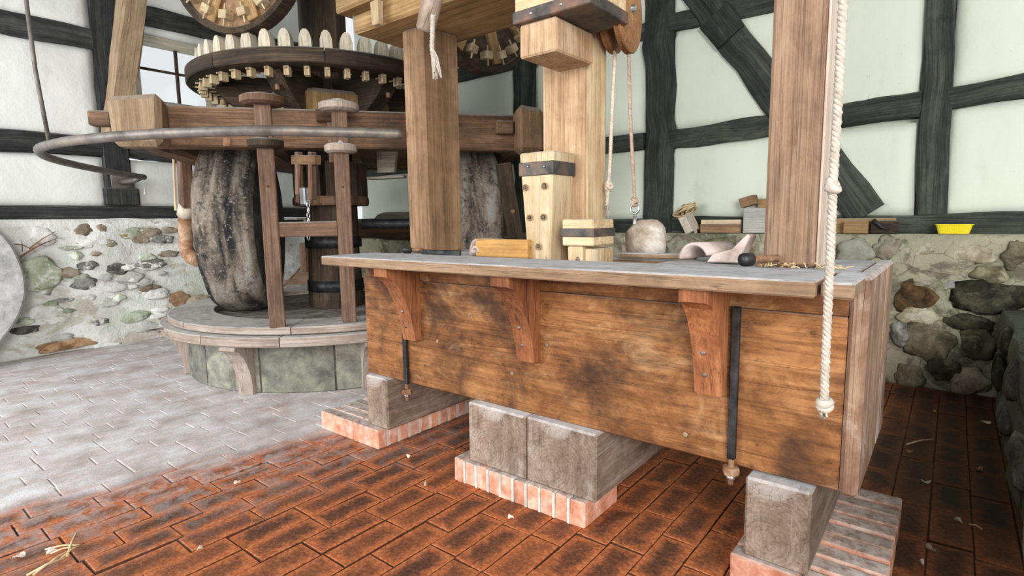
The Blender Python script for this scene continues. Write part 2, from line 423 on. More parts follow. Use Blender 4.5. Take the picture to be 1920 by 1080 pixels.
M.st_black = stone('wet_stone', (.02, .02, .014), (.06, .055, .035), (.15, .14, .09), .8, (.19, .175, .12), .58)
M.st_rust = stone('ochre_stone', (.06, .035, .018), (.19, .11, .05), (.36, .24, .12), .8, (.12, .10, .06), .52)
def runner():
    t = NT('runner_stone'); g = t.attr()
    band = t.noise(t.mapp(g, (9, .7, 2.)), 1, 5, .6, .5)
    col = t.ramp(band, [(.36, (.022, .022, .025)), (.47, (.15, .125, .10)), (.57, (.34, .28, .22)), (.68, (.46, .43, .39))])
    col = t.mix(t.mr(t.noise(g, 9, 7, .78), .48, .66), col, (.04, .036, .033))
    col = t.mix(t.math('MULTIPLY', t.mr(t.noise(g, 40, 3, .7), .55, .7), .5), col, (.6, .55, .48))
    return t.fin(col, .85, t.noise(g, 26, 8, .75), .9, .03, .25)
M.runner = runner()
M.stoneface = stone('dressed_stone', (.045, .042, .04), (.10, .095, .09), (.2, .18, .16))
M.millstone = stone('grey_millstone', (.36, .35, .34), (.52, .51, .50), (.66, .66, .66), .4)
M.curb = stone('curb_concrete', (.12, .118, .098), (.215, .21, .178), (.31, .315, .24))
M.bed = stone('bed_slab', (.08, .07, .058), (.15, .135, .115), (.26, .24, .21))
M.weight = stone('field_stone', (.36, .28, .21), (.58, .50, .42), (.80, .77, .72))
def brickfloor():
    t = NT('floor_brick'); uv = t.n('ShaderNodeUVMap', uv_map='brick').outputs[0]
    q = t.n('ShaderNodeSeparateXYZ'); t.l(uv, q.inputs[0])
    p = t.pos(); rnd_ = t.math('FRACT', t.math('ADD', t.rand(), t.n('ShaderNodeAttribute', attribute_name='tone').outputs['Fac']))
    # distance from the brick's edge in metres (u across .134, v along .286)
    du = t.math('MULTIPLY', t.math('SUBTRACT', .5, t.math('ABSOLUTE', t.math('SUBTRACT', q.outputs[0], .5))), .134)
    dv = t.math('MULTIPLY', t.math('SUBTRACT', .5, t.math('ABSOLUTE', t.math('SUBTRACT', q.outputs[1], .5))), .286)
    e = t.math('MINIMUM', du, dv)
    n1 = t.noise(p, 11, 7, .75, .8); n2 = t.noise(p, 60, 5, .7); n3 = t.noise(p, 2.0, 4, .6)
    e = t.math('ADD', e, t.math('MULTIPLY', t.math('SUBTRACT', n1, .5), .13))
    e0 = t.math('MINIMUM', du, dv)
    clay = t.ramp(n2, [(.3, (.27, .068, .020)), (.5, (.46, .135, .042)), (.7, (.60, .235, .10))])
    soot = t.ramp(n2, [(.3, (.035, .017, .010)), (.55, (.105, .042, .022)), (.75, (.24, .085, .04))])
    k = t.math('MULTIPLY', t.mr(e, -.004, .055), t.math('MULTIPLY_ADD', t.mr(n3, .3, .65), .4, t.math('MULTIPLY_ADD', rnd_, .35, .42)))
    col = t.mix(k, clay, soot)
    col = t.mix(t.math('MULTIPLY', t.mr(t.math('ADD', e0, t.math('MULTIPLY', n2, .006)), .0035, .0065, 1., 0.), .9), col, (.03, .016, .010))
    sx = t.n('ShaderNodeSeparateXYZ'); t.l(p, sx.inputs[0])
    # darker strip along the low wall and behind the trough
    dark_band = t.math('MULTIPLY', t.mr(t.math('ADD', sx.outputs[0], t.math('MULTIPLY', n3, .4)), -.3, .1), t.mr(t.math('ADD', sx.outputs[1], t.math('MULTIPLY', n3, 1.2)), 2.3, 3.7))
    col = t.mix(t.math('MULTIPLY', dark_band, .75), col, (.03, .022, .014))
    # pale meal dust trodden over the mill side of the floor
    edge = t.math('ADD', sx.outputs[0], t.math('MULTIPLY', sx.outputs[1], -.24))
    edge = t.math('ADD', edge, t.math('MULTIPLY', t.math('SUBTRACT', t.noise(p, 3.2, 5, .6), .5), .35))
    edge = t.math('ADD', edge, t.math('MULTIPLY', rnd_, .10))
    dm = t.mr(edge, -3.36, -3.12, 1., 0.)
    thin = t.math('MULTIPLY', t.mr(edge, -3.2, -2.3, .42, 0.), t.mr(n1, .4, .6))
    dcol = t.ramp(t.noise(t.mapp(p, (1.3, 1., 1)), 3.4, 8, .7), [(.33, (.37, .32, .30)), (.48, (.52, .485, .475)), (.64, (.68, .67, .685))])
    dcol = t.mix(t.math('MULTIPLY', t.mr(t.noise(p, 2.4, 5, .65), .56, .72), .4), dcol, (.42, .25, .18))
    dmm = t.math('MULTIPLY', dm, t.math('MULTIPLY_ADD', t.mr(e, -.02, .012), .12, .84))
    col = t.mix(t.math('MAXIMUM', dmm, thin), col, dcol)
    return t.fin(col, .8, t.math('ADD', n2, n1), .45, .008, .3)
M.fbrick = brickfloor()
def simple(name, a, b, scale=8., rough=.7, metal=0., bs=.2, spec=.3, c=None):
    t = NT(name); g = t.attr()
    st = [(.35, a), (.65, b)] if not c else [(.32, a), (.5, b), (.68, c)]
    n = t.noise(g, scale, 6, .65)
    return t.fin(t.ramp(n, st), rough, n, bs, .006, spec, metal)
def jointdirt():
    t = NT('joint_dirt'); p = t.pos(); sx = t.n('ShaderNodeSeparateXYZ'); t.l(p, sx.inputs[0])
    edge = t.math('ADD', sx.outputs[0], t.math('MULTIPLY', sx.outputs[1], -.24))
    edge = t.math('ADD', edge, t.math('MULTIPLY', t.math('SUBTRACT', t.noise(p, 3.2, 5, .6), .5), .35))
    n = t.noise(p, 14, 5, .7)
    col = t.mix(t.math('MULTIPLY', t.mr(edge, -3.36, -3.1, 1., 0.), t.mr(n, .3, .6, .65, 1.)), t.ramp(n, [(.35, (.03, .018, .012)), (.65, (.13, .06, .03))]), (.40, .365, .345))
    return t.fin(col, .95, n, .5, .01, .1)
M.jointdirt = jointdirt()
def plinthbrick():
    t = NT('salmon_brick'); g = t.attr()
    col = t.ramp(t.noise(g, 18, 6, .65), [(.3, (.42, .15, .085)), (.5, (.62, .29, .19)), (.68, (.74, .47, .36))])
    col = t.mix(t.math('MULTIPLY', t.mr(t.noise(g, 6, 5, .6), .5, .7), .55), col, (.72, .62, .56))
    dm = t.math('MULTIPLY', t.mr(t.upz(), .5, .9), t.mr(t.noise(g, 9, 5, .6), .2, .5, .55, .92))
    col = t.mix(dm, col, t.ramp(t.noise(g, 24, 6, .75), [(.36, (.20, .155, .125)), (.5, (.40, .345, .31)), (.66, (.56, .52, .49))]))
    hsv = t.n('ShaderNodeHueSaturation'); t.l(col, hsv.inputs['Color']); t.l(t.math('MULTIPLY_ADD', t.rand(), .4, .78), hsv.inputs['Value'])
    return t.fin(hsv.outputs[0], .9, t.noise(g, 40, 5, .7), .4, .006, .2)
M.pbrick = plinthbrick()
M.mortar = simple('mortar', (.42, .42, .38), (.66, .66, .61), 20, .95)
M.dirt = simple('black_dirt', (.02, .014, .010), (.07, .045, .03), 12, .95, bs=.6)
M.iron = simple('black_iron', (.018, .019, .021), (.075, .075, .075), 12, .5, .7, .3)
M.rust = simple('rusty_iron', (.10, .048, .026), (.25, .135, .075), 22, .85, .1, .5, c=(.40, .27, .17))
M.strap = simple('strap_iron', (.03, .031, .032), (.10, .085, .075), 9, .55, .5, .25, c=(.22, .12, .08))
M.pipe = simple('weathered_steel', (.085, .07, .055), (.17, .155, .14), 7, .5, .4, .2, c=(.27, .225, .18))
M.steel = simple('bright_steel', (.42, .43, .45), (.70, .71, .72), 10, .3, .9, .1)
M.rope = simple('hemp_rope', (.50, .40, .30), (.74, .65, .54), 40, .95, bs=.3)
M.cotton = simple('white_rope', (.34, .30, .25), (.54, .49, .42), 40, .95, bs=.3)
M.brownrope = simple('brown_rope', (.30, .19, .14), (.52, .38, .30), 40, .95)
M.yellow = simple('yellow_plastic', (.80, .66, .01), (.90, .78, .03), 5, .35, 0., .02, .5)
M.clay = simple('clay_tile', (.30, .21, .18), (.52, .42, .38), 9, .85, c=(.62, .55, .52))
M.spout = simple('brown_spout', (.17, .075, .035), (.38, .21, .12), 9, .5, c=(.60, .46, .33))
M.collar = simple('cream_collar', (.55, .47, .36), (.74, .67, .55), 9, .6)
M.straw = simple('straw', (.52, .38, .19), (.80, .66, .42), 30, .8)
M.leaf = simple('dry_leaf', (.28, .13, .05), (.55, .33, .15), 14, .85)
M.chip = simple('pale_chip', (.50, .42, .32), (.76, .70, .60), 20, .9)
M.black = simple('black_cable', (.012, .012, .012), (.03, .03, .03), 5, .5)
M.web = simple('cobweb', (.55, .54, .5), (.75, .74, .7), 20, .9)
def glass():
    t = NT('window_glass'); tr = t.n('ShaderNodeBsdfTransparent'); gl = t.n('ShaderNodeBsdfGlossy', i_Roughness=.05)
    mx = t.n('ShaderNodeMixShader'); mx.inputs[0].default_value = .06
    t.l(tr.outputs[0], mx.inputs[1]); t.l(gl.outputs[0], mx.inputs[2]); t.l(mx.outputs[0], t.out.inputs[0])
    return t.m
M.glass = glass()
# ================================================================== the room
XW, YB = -6.9, 5.1          # timber planes of the two half-timbered walls
def struct(o): o['kind'] = 'structure'; return o
# ---- floor
FX0, FX1, FY0, FY1 = -6.95, 1.0, -1.4, 5.0
mb = MB(); mb.box(FX0, FX1, FY0, FY1, -.12, -.0085, .002); floor = struct(mb.build('floor', M.jointdirt))
MB().prism([(-6.95, -1.4), (-3.7, -1.4), (-2.95, 1.8), (-2.95, 5.0), (-6.95, 5.0)], (0, 0, -.0084), EX, EY, EZ, .0036).build('joint_dust', M.jointdirt, floor)
def brick_mesh(items, name):
    """items: list of (x0,x1,y0,y1,z) bricks in one mesh with per-brick uv and tone"""
    vs = []; fs = []; uvs = []; tone = []
    for (x0, x1, y0, y1, z) in items:
        n = len(vs); b = .004; tn = random.random()
        j = [rnd(-.0014, .0014) for _ in range(8)]; tz = [rnd(-.0025, .0025) for _ in range(4)]
        P = [(x0+j[0], y0+j[1]), (x1+j[2], y0+j[3]), (x1+j[4], y1+j[5]), (x0+j[6], y1+j[7])]
        I = [(P[0][0]+b, P[0][1]+b), (P[1][0]-b, P[1][1]+b), (P[2][0]-b, P[2][1]-b), (P[3][0]+b, P[3][1]-b)]
        vs += [(p[0], p[1], z-.04) for p in P]+[(p[0], p[1], z-.003+t) for p, t in zip(P, tz)]+[(p[0], p[1], z+t) for p, t in zip(I, tz)]
        U = [(0, 0), (1, 0), (1, 1), (0, 1)]; UI = [(.04, .02), (.96, .02), (.96, .98), (.04, .98)]
        for k in range(4):
            m = (k+1) % 4
            fs.append((n+k, n+m, n+4+m, n+4+k)); uvs += [U[k], U[m], U[m], U[k]]
            fs.append((n+4+k, n+4+m, n+8+m, n+8+k)); uvs += [U[k], U[m], UI[m], UI[k]]
        fs.append((n+8, n+9, n+10, n+11)); uvs += UI
        tone += [tn]*9
    me = bpy.data.meshes.new(name); me.from_pydata(vs, [], fs)
    ul = me.uv_layers.new(name='brick'); ul.data.foreach_set('uv', [c for u in uvs for c in u])
    a = me.attributes.new('tone', 'FLOAT', 'FACE'); a.data.foreach_set('value', tone)
    me.materials.append(M.fbrick); return me
PX, PY = .1385, .292
allb = []
i0 = int(math.floor((FX0+1.662)/PX)); i1 = int((FX1+1.662)/PX)
for i in range(i0, i1+1):
    x = -1.662+i*PX; off = (.5*(i % 2)+rnd(-.16, .16))*PY; y = FY0-off
    while y < FY1:
        L = PY*(.5 if random.random() < .05 else 1)*rnd(.97, 1.03)
        allb.append((x+.0015, x+PX-.0015, y+.002, y+L-.002)); y += L
seen = []; rest = []
for b in allb:
    q = [proj((b[k], b[m], 0)) for k, m in ((0, 2), (1, 2), (1, 3), (0, 3))]
    ok = all(-80 < p[0] < 2000 and 560 < p[1] < 1250 for p in q)
    if ok:
        A = abs(sum(q[k][0]*q[(k+1) % 4][1]-q[(k+1) % 4][0]*q[k][1] for k in range(4)))/2
        cx_, cy_ = (b[0]+b[1])/2, (b[2]+b[3])/2
        hid = (-2.3 < cx_ < -.3 and cy_ > 2.75) or math.hypot(cx_+4.55, cy_-3.05) < 1.15
        if hid: A *= .05
        seen.append((A, b))
    else: rest.append(b)
seen.sort(key=lambda t: -t[0])
rest += [b for A, b in seen[300:]]; seen = [b for A, b in seen[:300]]
var = [brick_mesh([(-PX/2+.0015, PX/2-.0015, -.144, .144, 0)], 'floor_brick') for _ in range(10)]
for b in seen:
    L = b[3]-b[2]
    o = bpy.data.objects.new('brick', random.choice(var)); COL.objects.link(o); o.parent = floor
    o.location = ((b[0]+b[1])/2, (b[2]+b[3])/2, rnd(-.0045, .0025) if b[0] > -2.9 else rnd(-.0012, .0012)); o.scale = (1, L/.288, 1)
    k_ = 1 if b[0] > -2.9 else .3
    o.rotation_euler = (rnd(-.006, .006)*k_, rnd(-.012, .012)*k_, rnd(-.006, .006))
o = bpy.data.objects.new('far_bricks', brick_mesh([(*b, rnd(-.004, .002) if b[0] > -2.9 else rnd(-.001, .001)) for b in rest], 'far_bricks')); COL.objects.link(o); o.parent = floor
o['kind'] = 'stuff'
# ---- wall surfaces
def sheet(u0, u1, v0, v1, fn, step=.06, depth=.1, dirn=EX, edge=.0, amp=.012, freq=2.5, top=False):
    """rough rectangular slab; fn(u,v,d) -> world point at relief d (towards the room)"""
    mb = MB(); nu = max(2, int((u1-u0)/step)); nv = max(2, int((v1-v0)/step)); vs = []; fs = []
    sd = rnd(0, 60)
    for i in range(nu+1):
        for j in range(nv+1):
            u = u0+(u1-u0)*i/nu; v = v0+(v1-v0)*j/nv
            e = min(u-u0, u1-u, v-v0, v1-v)
            d = amp*noise.fractal(V(u*freq+sd, v*freq, sd), .9, 2.1, 4)
            if edge: d -= edge*max(0, 1-e/.07)**2
            vs.append(fn(u, v, d))
    W = nv+1
    for i in range(nu):
        for j in range(nv): fs.append((i*W+j, (i+1)*W+j, (i+1)*W+j+1, i*W+j+1))
    n = len(vs); B = [fn(u0, v0, -depth), fn(u1, v0, -depth), fn(u1, v1, -depth), fn(u0, v1, -depth)]
    vs += B
    bot = [i*W for i in range(nu+1)]; tp = [i*W+nv for i in range(nu+1)]
    lf = list(range(W)); rt = [nu*W+j for j in range(W)]
    fs += [tuple(bot)+(n+1, n), tuple(reversed(tp))+(n+3, n+2), tuple(reversed(lf))+(n, n+3), tuple(rt)+(n+2, n+1), (n, n+1, n+2, n+3)]
    mb.add(vs, fs, smooth=True); return mb
fL = lambda u, v, d: V(XW+d, u, v)
fB = lambda u, v, d: V(u, YB-d, v)
# left wall: lime-washed rubble below, half-timbering above
wl = struct(sheet(-1.4, 4.95, -.05, 1.318, lambda u, v, d: V(XW+.02+d, u, v), .07, .3, amp=.05, freq=1.9).build('wall_left', M.rubL))
for (a, b, c, d) in [(-1.4, 1.97, 1.44, 1.95), (-1.4, 1.97, 2.12, 3.02), (-1.4, 1.97, 3.19, 4.2), (2.19, 4.9, 1.44, 1.94), (2.19, 4.9, 2.06, 2.53), (2.19, 2.31, 2.53, 3.28), (3.14, 4.9, 2.53, 3.28), (2.19, 4.9, 3.28, 3.38), (2.19, 4.9, 3.55, 4.2)]:
    sheet(a, b, c, d, fL, .07, .14, edge=.03, amp=.012).build('plaster_panel', M.plL, wl)
def timL(p, q, wd, th=.16, jit=.012, bend=None, mat=None):
    """timber in the left wall plane: (y,z) ends"""
    a, b = V(XW+.012-th/2+.015, *p), V(XW+.012-th/2+.015, *q)
    return MB().hewn(a, b, wd, th, EX if abs(q[1]-p[1]) < abs(q[0]-p[0]) else EX, .014, 14, jit, bend=bend)
def timber(name, p, q, wd, th, plane, mat, parent, jit=.012, bend=None, proud=.02):
    """hewn timber lying in a wall plane; wd measured in the plane"""
    f = (lambda t: V(XW+proud-th/2, t[0], t[1])) if plane == 'L' else (lambda t: V(t[0], YB-proud+th/2, t[1]))
    up = EX if plane == 'L' else EY
    mb = MB().hewn(f(p), f(q), wd, th, up, .014, 16, jit, bend=bend)
    return mb.build(name, mat, parent)
timber('sill_beam', (-1.4, 1.385), (4.9, 1.385), .135, .2, 'L', M.tblack, wl)
timber('timber_rail', (-1.4, 3.10), (1.97, 3.105), .205, .17, 'L', M.tblack, wl)
timber('timber_rail', (-1.4, 2.01), (1.97, 2.05), .2, .17, 'L', M.tblack, wl, .018)
timber('timber_rail', (2.2, 2.04), (4.9, 1.96), .15, .17, 'L', M.tblack, wl, .018)
timber('timber_rail', (2.2, 3.46), (4.9, 3.49), .2, .2, 'L', M.tblack, wl, .02)
timber('timber_post', (2.075, 1.45), (2.09, 4.2), .24, .2, 'L', M.tblack, wl, .02)
timber('timber_post', (4.78, 1.45), (4.78, 4.2), .24, .2, 'L', M.tblack, wl, .02)
MB().box(XW-.1, XW+.055, 1.93, 2.24, 1.46, 1.64, .012, 2).build('post_foot', M.tblack, wl)
WALLST_L = [(142, 169, 422, 440, 'tan'), (180, 200, 419, 437, 'tan'), (196, 216, 449, 463, 'olive'), (249, 276, 438, 456, 'tan'), (284, 320, 440, 457, 'dark'), (255, 305, 484, 505, 'dark'), (203, 236, 495, 514, 'dark'), (144, 178, 490, 506, 'dark'), (140, 178, 519, 542, 'dark'), (134, 152, 473, 487, 'green'), (42, 108, 486, 548, 'green'), (116, 153, 461, 469, 'green'), (155, 176, 552, 565, 'pale'), (213, 233, 552, 565, 'green'), (229, 274, 582, 605, 'green'), (157, 199, 594, 615, 'dark'), (97, 134, 558, 568, 'dark'), (23, 70, 609, 628, 'dark'), (76, 168, 632, 662, 'red'), (320, 352, 547, 575, 'red'), (350, 387, 552, 573, 'tan'), (225, 240, 438, 444, 'red'), (250, 290, 600, 625, 'pale'), (200, 232, 530, 548, 'pale'), (270, 310, 540, 560, 'pale'), (60, 110, 570, 600, 'pale'), (180, 222, 640, 660, 'pale'), (60, 100, 430, 460, 'pale'), (300, 330, 470, 482, 'tan')]
for _ in range(34):
    a = rnd(20, 330); c = rnd(425, 625); r_ = rnd(10, 24); WALLST_L.append((a, a+r_*1.7, c, c+r_*.8, random.choice(('pale', 'pale', 'green', 'pale', 'tan'))))
for (a, b, c, d, k) in WALLST_L:
    p, q = at_x(a, d, XW+.02), at_x(b, c, XW+.02)
    dx = .035*noise.fractal(V(p.y*1.9, p.z*1.9, 0), .9, 2.1, 2)
    MB().blob(V(XW+.035+dx*.6, (p.y+q.y)/2, (p.z+q.z)/2), (.02, abs(q.y-p.y)/2*1.15, abs(q.z-p.z)/2*1.15), 3, .26, 1.5).build('stone', getattr(M, 'sl_'+k), wl)
# window in the left wall
wn = struct(thing('window_1', 'small four-paned window with a pale wooden frame', 'window', (XW, 2.33, 2.55))); del wn['category']
y0, y1, z0, z1 = 2.31, 3.13, 2.535, 3.27
for nm, bx_ in [('frame_rail', (y0, y1, z1-.09, z1)), ('frame_rail', (y0, y1, z0, z0+.06)), ('frame_stile', (y0, y0+.06, z0+.06, z1-.09)), ('frame_stile', (y1-.06, y1, z0+.06, z1-.09))]:
    MB().box(XW-.12, XW+.01, bx_[0], bx_[1], bx_[2], bx_[3], .006, 1 if 'rail' in nm else 2).build(nm, M.frame, wn)
MB().box(XW-.08, XW-.045, 2.745, 2.775, z0+.06, z1-.09, .004, 2).build('glazing_bar', M.dark, wn)
for a, b in ((y0+.06, 2.745), (2.775, y1-.06)):
    MB().box(XW-.075, XW-.045, a, b, 2.915, 2.94, .004, 1).build('glazing_bar', M.dark, wn)
    for c, d in ((z0+.06, 2.915), (2.94, z1-.09)):
        MB().box(XW-.066, XW-.062, a, b, c, d, .0005).build('pane', M.glass, wn)
# back wall: damp rubble base with a ledge, half-timbering above
def fbk(u, v, d): return V(u, 4.9-d, v)
wb = struct(sheet(-6.95, 1.3, -.05, 1.105, fbk, .07, .4, amp=.055, freq=2.2).build('wall_back', M.rubR))
for (a, b) in ((-6.9, -5.45), (-5.25, -3.97), (-3.70, -2.41), (-2.14, -.24), (-.08, 1.25)):
    for (c, d) in ((1.235, 1.915), (2.06, 2.945), (3.08, 4.2)):
        if a == -.08: c, d = {1.235: (1.235, 2.0), 2.06: (2.12, 3.4), 3.08: (3.5, 4.2)}[c]
        sheet(a, b, c, d, fB, .07, .14, edge=.03, amp=.012).build('plaster_panel', M.plR, wb)
MB().box(-6.9, 1.25, YB+.14, YB+.2, 1.1, 4.2, .002).build('infill_back', M.plR, wb)
timber('sill_beam', (-6.9, 1.17), (1.25, 1.175), .15, .2, 'B', M.tgreen, wb)
for (x0, x1, z0, z1, wd) in ((-6.9, -3.97, 1.97, 1.98, .16), (-3.7, -2.4, 1.98, 1.98, .16), (-2.13, -.24, 1.965, 2.05, .17), (-.09, 1.25, 2.07, 2.13, .15)):
    timber('timber_rail', (x0, z0), (x1, z1), wd, .17, 'B', M.tgreen, wb, .018)
for (x0, x1, z0, z1, wd) in ((-6.9, -3.97, 3.0, 3.0, .16), (-3.7, -2.4, 3.0, 3.0, .16), (-2.16, -.26, 3.02, 2.98, .17), (-.09, 1.25, 3.42, 3.44, .16)):
    timber('timber_rail', (x0, z0), (x1, z1), wd, .17, 'B', M.tgreen, wb, .015)
timber('timber_post', (-2.235, 1.1), (-2.315, 4.2), .285, .22, 'B', M.tgreen, wb, .028, bend=(.03, 0, 0))
timber('timber_post', (-.135, 1.245), (-.215, 4.2), .18, .2, 'B', M.tgreen, wb, .012)
timber('timber_post', (-3.835, 1.1), (-3.84, 4.2), .29, .24, 'B', M.tgreen, wb, .015)
timber('timber_post', (-5.35, 1.1), (-5.35, 4.2), .24, .22, 'B', M.tgreen, wb, .015)
timber('timber_brace', (-.53, 1.25), (-2.35, 3.84), .27, .21, 'B', M.tgreen, wb, .02, proud=.045)
MB().hewn(V(-1.74, YB-.062, 2.97), V(-1.59, YB-.062, 2.76), .275, .035, EY, .012, 5, .008).build('brace_splice', M.tgreen, wb)
WALLST_B = [(1642, 1690, 447, 482, 'tan'), (1676, 1752, 506, 574, 'rust'), (1787, 1925, 535, 580, 'black'), (1827, 1888, 500, 528, 'olive'), (1765, 1790, 524, 542, 'dark'), (1700, 1787, 606, 672, 'olive'), (1770, 1865, 596, 618, 'black'), (1800, 1866, 620, 666, 'olive'), (1672, 1706, 606, 644, 'dark'), (1680, 1730, 687, 724, 'olive'), (1775, 1850, 695, 733, 'tan'), (1738, 1795, 668, 704, 'black'), (1570, 1638, 452, 492, 'pale'), (1692, 1764, 455, 500, 'tan'), (1770, 1864, 458, 494, 'tan'), (1325, 1395, 448, 478, 'olive'), (1250, 1320, 448, 482, 'tan'), (1400, 1432, 450, 490, 'tan'), (1690, 1760, 578, 604, 'tan'), (1880, 1925, 452, 500, 'olive')]
for (a, b, c, d, k) in WALLST_B:
    p, q = at_y(a, d, 4.9), at_y(b, c, 4.9)
    MB().blob(V((p.x+q.x)/2, 4.9, (p.z+q.z)/2), (abs(q.x-p.x)/2*1.15, .03, abs(q.z-p.z)/2*1.12), 3, .26, 1.5).build('stone', getattr(M, 'st_'+k), wb)
# low wall beside the camera
def flow(u, v, d): return V(.29-d, u, v)
wr = struct(sheet(1.6, 4.92, -.05, .61, flow, .07, .45, amp=.04, freq=2.4).build('wall_right', M.lowwall))
for (y, z, a, b, k) in ((4.3, .5, .22, .08, 'black'), (3.6, .42, .16, .1, 'dark'), (4.55, .25, .2, .12, 'black'), (3.1, .2, .2, .12, 'dark'), (2.5, .45, .2, .1, 'black'), (3.9, .15, .18, .09, 'dark')):
    MB().blob(V(.285, y, z), (.04, a, b), 2, .15, 1.7).build('stone', getattr(M, 'st_'+k), wr)
# roof boards high over the mill: the barn is open to the camera side
MB().box(-7.1, 1.3, .4, 5.3, 4.2, 4.26, .004).build('ceiling', M.dark)['kind'] = 'structure'
# ================================================================== stamping trough on its brick plinths
YF = 1.885
TX0, TX1 = -2.545, -.175
tr = thing('stamping_trough', 'long oak stamping trough with an overhanging shelf, three curved brackets and iron tie rods', 'trough', ((TX0+TX1)/2, 2.2, .405))
MB().box(TX0, TX1-.052, YF, YF+.09, .405, .948, .004).build('front_board', M.trough, tr)
MB().box(TX0+.01, TX1-.052, YF+.004, YF+.09, .9495, 1.027, .003).build('front_board', M.trough, tr)
MB().box(TX0+.02, TX1-.06, YF+.095, 2.58, .42, 1.02, .01).build('trough_body', M.trough, tr)
# end panel: three boards standing behind one another, front corner rounded by wear
for i, (a, b) in enumerate(((YF-.006, 2.36), (2.363, 2.63))):
    MB().box(TX1-.05, TX1, a, b, .395, 1.072, .014, 2).build('end_board', M.endwood, tr)
tag(MB().box(-2.585, -.279, 1.65, 2.0, 1.029, 1.076, .005).build('shelf_board', M.shelf, tr), 'long shelf board grey with dust')
MB().box(-.268, -.19, 1.662, 2.0, 1.029, 1.074, .006).build('shelf_board', M.shelf, tr)
MB().box(-.93, TX1-.055, 2.003, 2.62, 1.031, 1.068, .006).build('deck_board', M.shelf, tr)
MB().box(-1.34, -.95, 2.36, 2.6, 1.031, 1.062, .006).build('deck_board', M.shelf, tr)
MB().box(-2.52, -1.95, 2.05, 2.6, 1.031, 1.068, .006).build('deck_board', M.shelf, tr)
prof = [(YF, 1.027), (1.672, 1.027), (1.672, .988), (1.692, .984), (1.722, .962), (1.752, .925), (1.782, .872), (1.806, .81), (1.826, .74), (1.838, .68), (1.842, .648), (YF, .64)]
for xc in (-2.135, -1.394, -.617):
    br = MB().prism([(a, b) for a, b in prof], (xc-.047, 0, 0), EY, EZ, EX, .094, False, .006).build('bracket', M.bracket, tr)
    for (z, y) in ((.80, 1.809), (.72, 1.831)):
        MB().lathe([(.0001, 0), (.009, .0), (.009, .006), (.004, .008)], (xc-.01, y+.004, z), V(0, -1, .2), 10).build('screw', M.pipe, br)
for xc, z0, z1 in ((-2.205, .40, .90), (-.543, .43, .955)):
    rd = MB().obox(V(xc, YF-.012, (z0+z1)/2), (EX, EY, EZ), (.013, .011, (z1-z0)/2), .003, 2).build('tie_rod', M.iron, tr)
    MB().lathe([(.010, 0), (.010, .09)], (xc, YF-.012, z0-.09), EZ, 10).build('rod_end', M.rust, rd)
    MB().lathe([(.026, 0), (.028, .006), (.028, .022), (.026, .028)], (xc, YF-.012, z0-.055), EZ, 6, False).build('nut', M.rust, rd)
    MB().lathe([(.015, 0), (.015, .014)], (xc, YF-.012, z0-.071), EZ, 12).build('washer', M.steel, rd)
for (x, y) in ((820, 640), (1025, 647), (880, 590), (960, 700), (1285, 815)):
    p = at_y(x, y, YF)
    MB().lathe([(.0001, -.004), (.009, -.004), (.009, .002), (.007, .003)], p, V(0, -1, 0), 10).build('wooden_peg', M.brace, tr)
# sleeper blocks
def sleeper(x0, x1, y0, y1, z0, z1, lab):
    o = MB(True).box(x0, x1, y0, y1, z0, z1, .008, 1, .0015).build('sleeper_block', M.block, None, ((x0+x1)/2, (y0+y1)/2, z0))
    return tag(o, lab, 'wooden block', 'sleeper blocks under the trough')
sleeper(-2.53, -2.352, 1.855, 2.6, .114, .402, 'single grey oak sleeper block below the tie rod nearest the round mill')
sleeper(-1.738, -1.402, 1.838, 2.55, .116, .404, 'left of the two dusty oak blocks side by side on the middle brick plinth')
sleeper(-1.396, -1.05, 1.842, 2.55, .116, .404, 'right of the two dusty oak blocks side by side on the middle brick plinth')
sleeper(-.487, -.292, 1.845, 2.6, .114, .394, 'oak sleeper block with cracked end grain nearest the camera, below the trough end')
# brick plinths
def plinth(x0, x1, y0, y1, lab, along, pitch, cols, h=.112):
    t = thing('brick_plinth', lab, 'brick plinth', ((x0+x1)/2, (y0+y1)/2, 0), 'brick plinths under the trough')
    MB().box(x0+.012, x1-.012, y0+.012, y1-.012, 0, h-.012, .003).build('mortar_bed', M.mortar, t)
    a0, a1 = (y0, y1) if along == 'x' else (x0, x1)
    n = round((a1-a0)/pitch); pitch = (a1-a0)/n
    for i in range(n):
        a, b = a0+i*pitch+.001, a0+(i+1)*pitch-.014
        if i == n-1: b = a1
        edges = [x0 if along == 'x' else y0]+cols+[x1 if along == 'x' else y1]
        for k in range(len(edges)-1):
            c, d = edges[k]+(.005 if k else 0), edges[k+1]-(.005 if k < len(edges)-2 else 0)
            dz = rnd(-.004, .003)
            m = MB()
            if along == 'x': m.box(c, d, a, b, .0, h+dz, .006, 0, .002)
            else: m.box(a, b, c, d, .0, h+dz, .006, 1, .002)
            m.build('brick', M.pbrick, t)
        if i < n-1:
            m = MB()
            if along == 'x': m.box(x0+.004, x1-.004, b, b+.015, 0, h-(.012 if x1 > -.5 else .006), .001)
            else: m.box(b, b+.013, y0+.003, y1-.003, 0, h-.003, .001)
            m.build('mortar_joint', M.mortar if x1 < -.5 else M.dirt, t)
    return t
plinth(-2.95, -2.405, 1.82, 2.62, 'low brick plinth whose left half is whitened with dust, carrying the left sleeper block', 'x', .08, [-2.635])
plinth(-1.823, -1.09, 1.82, 2.10, 'salmon brick plinth with ten brick ends in front, carrying the pair of blocks', 'y', .0735, [])
plinth(-.525, -.09, 1.83, 2.63, 'brick plinth with deep open joints on top, beside the dark strip of floor', 'x', .088, [-.31])
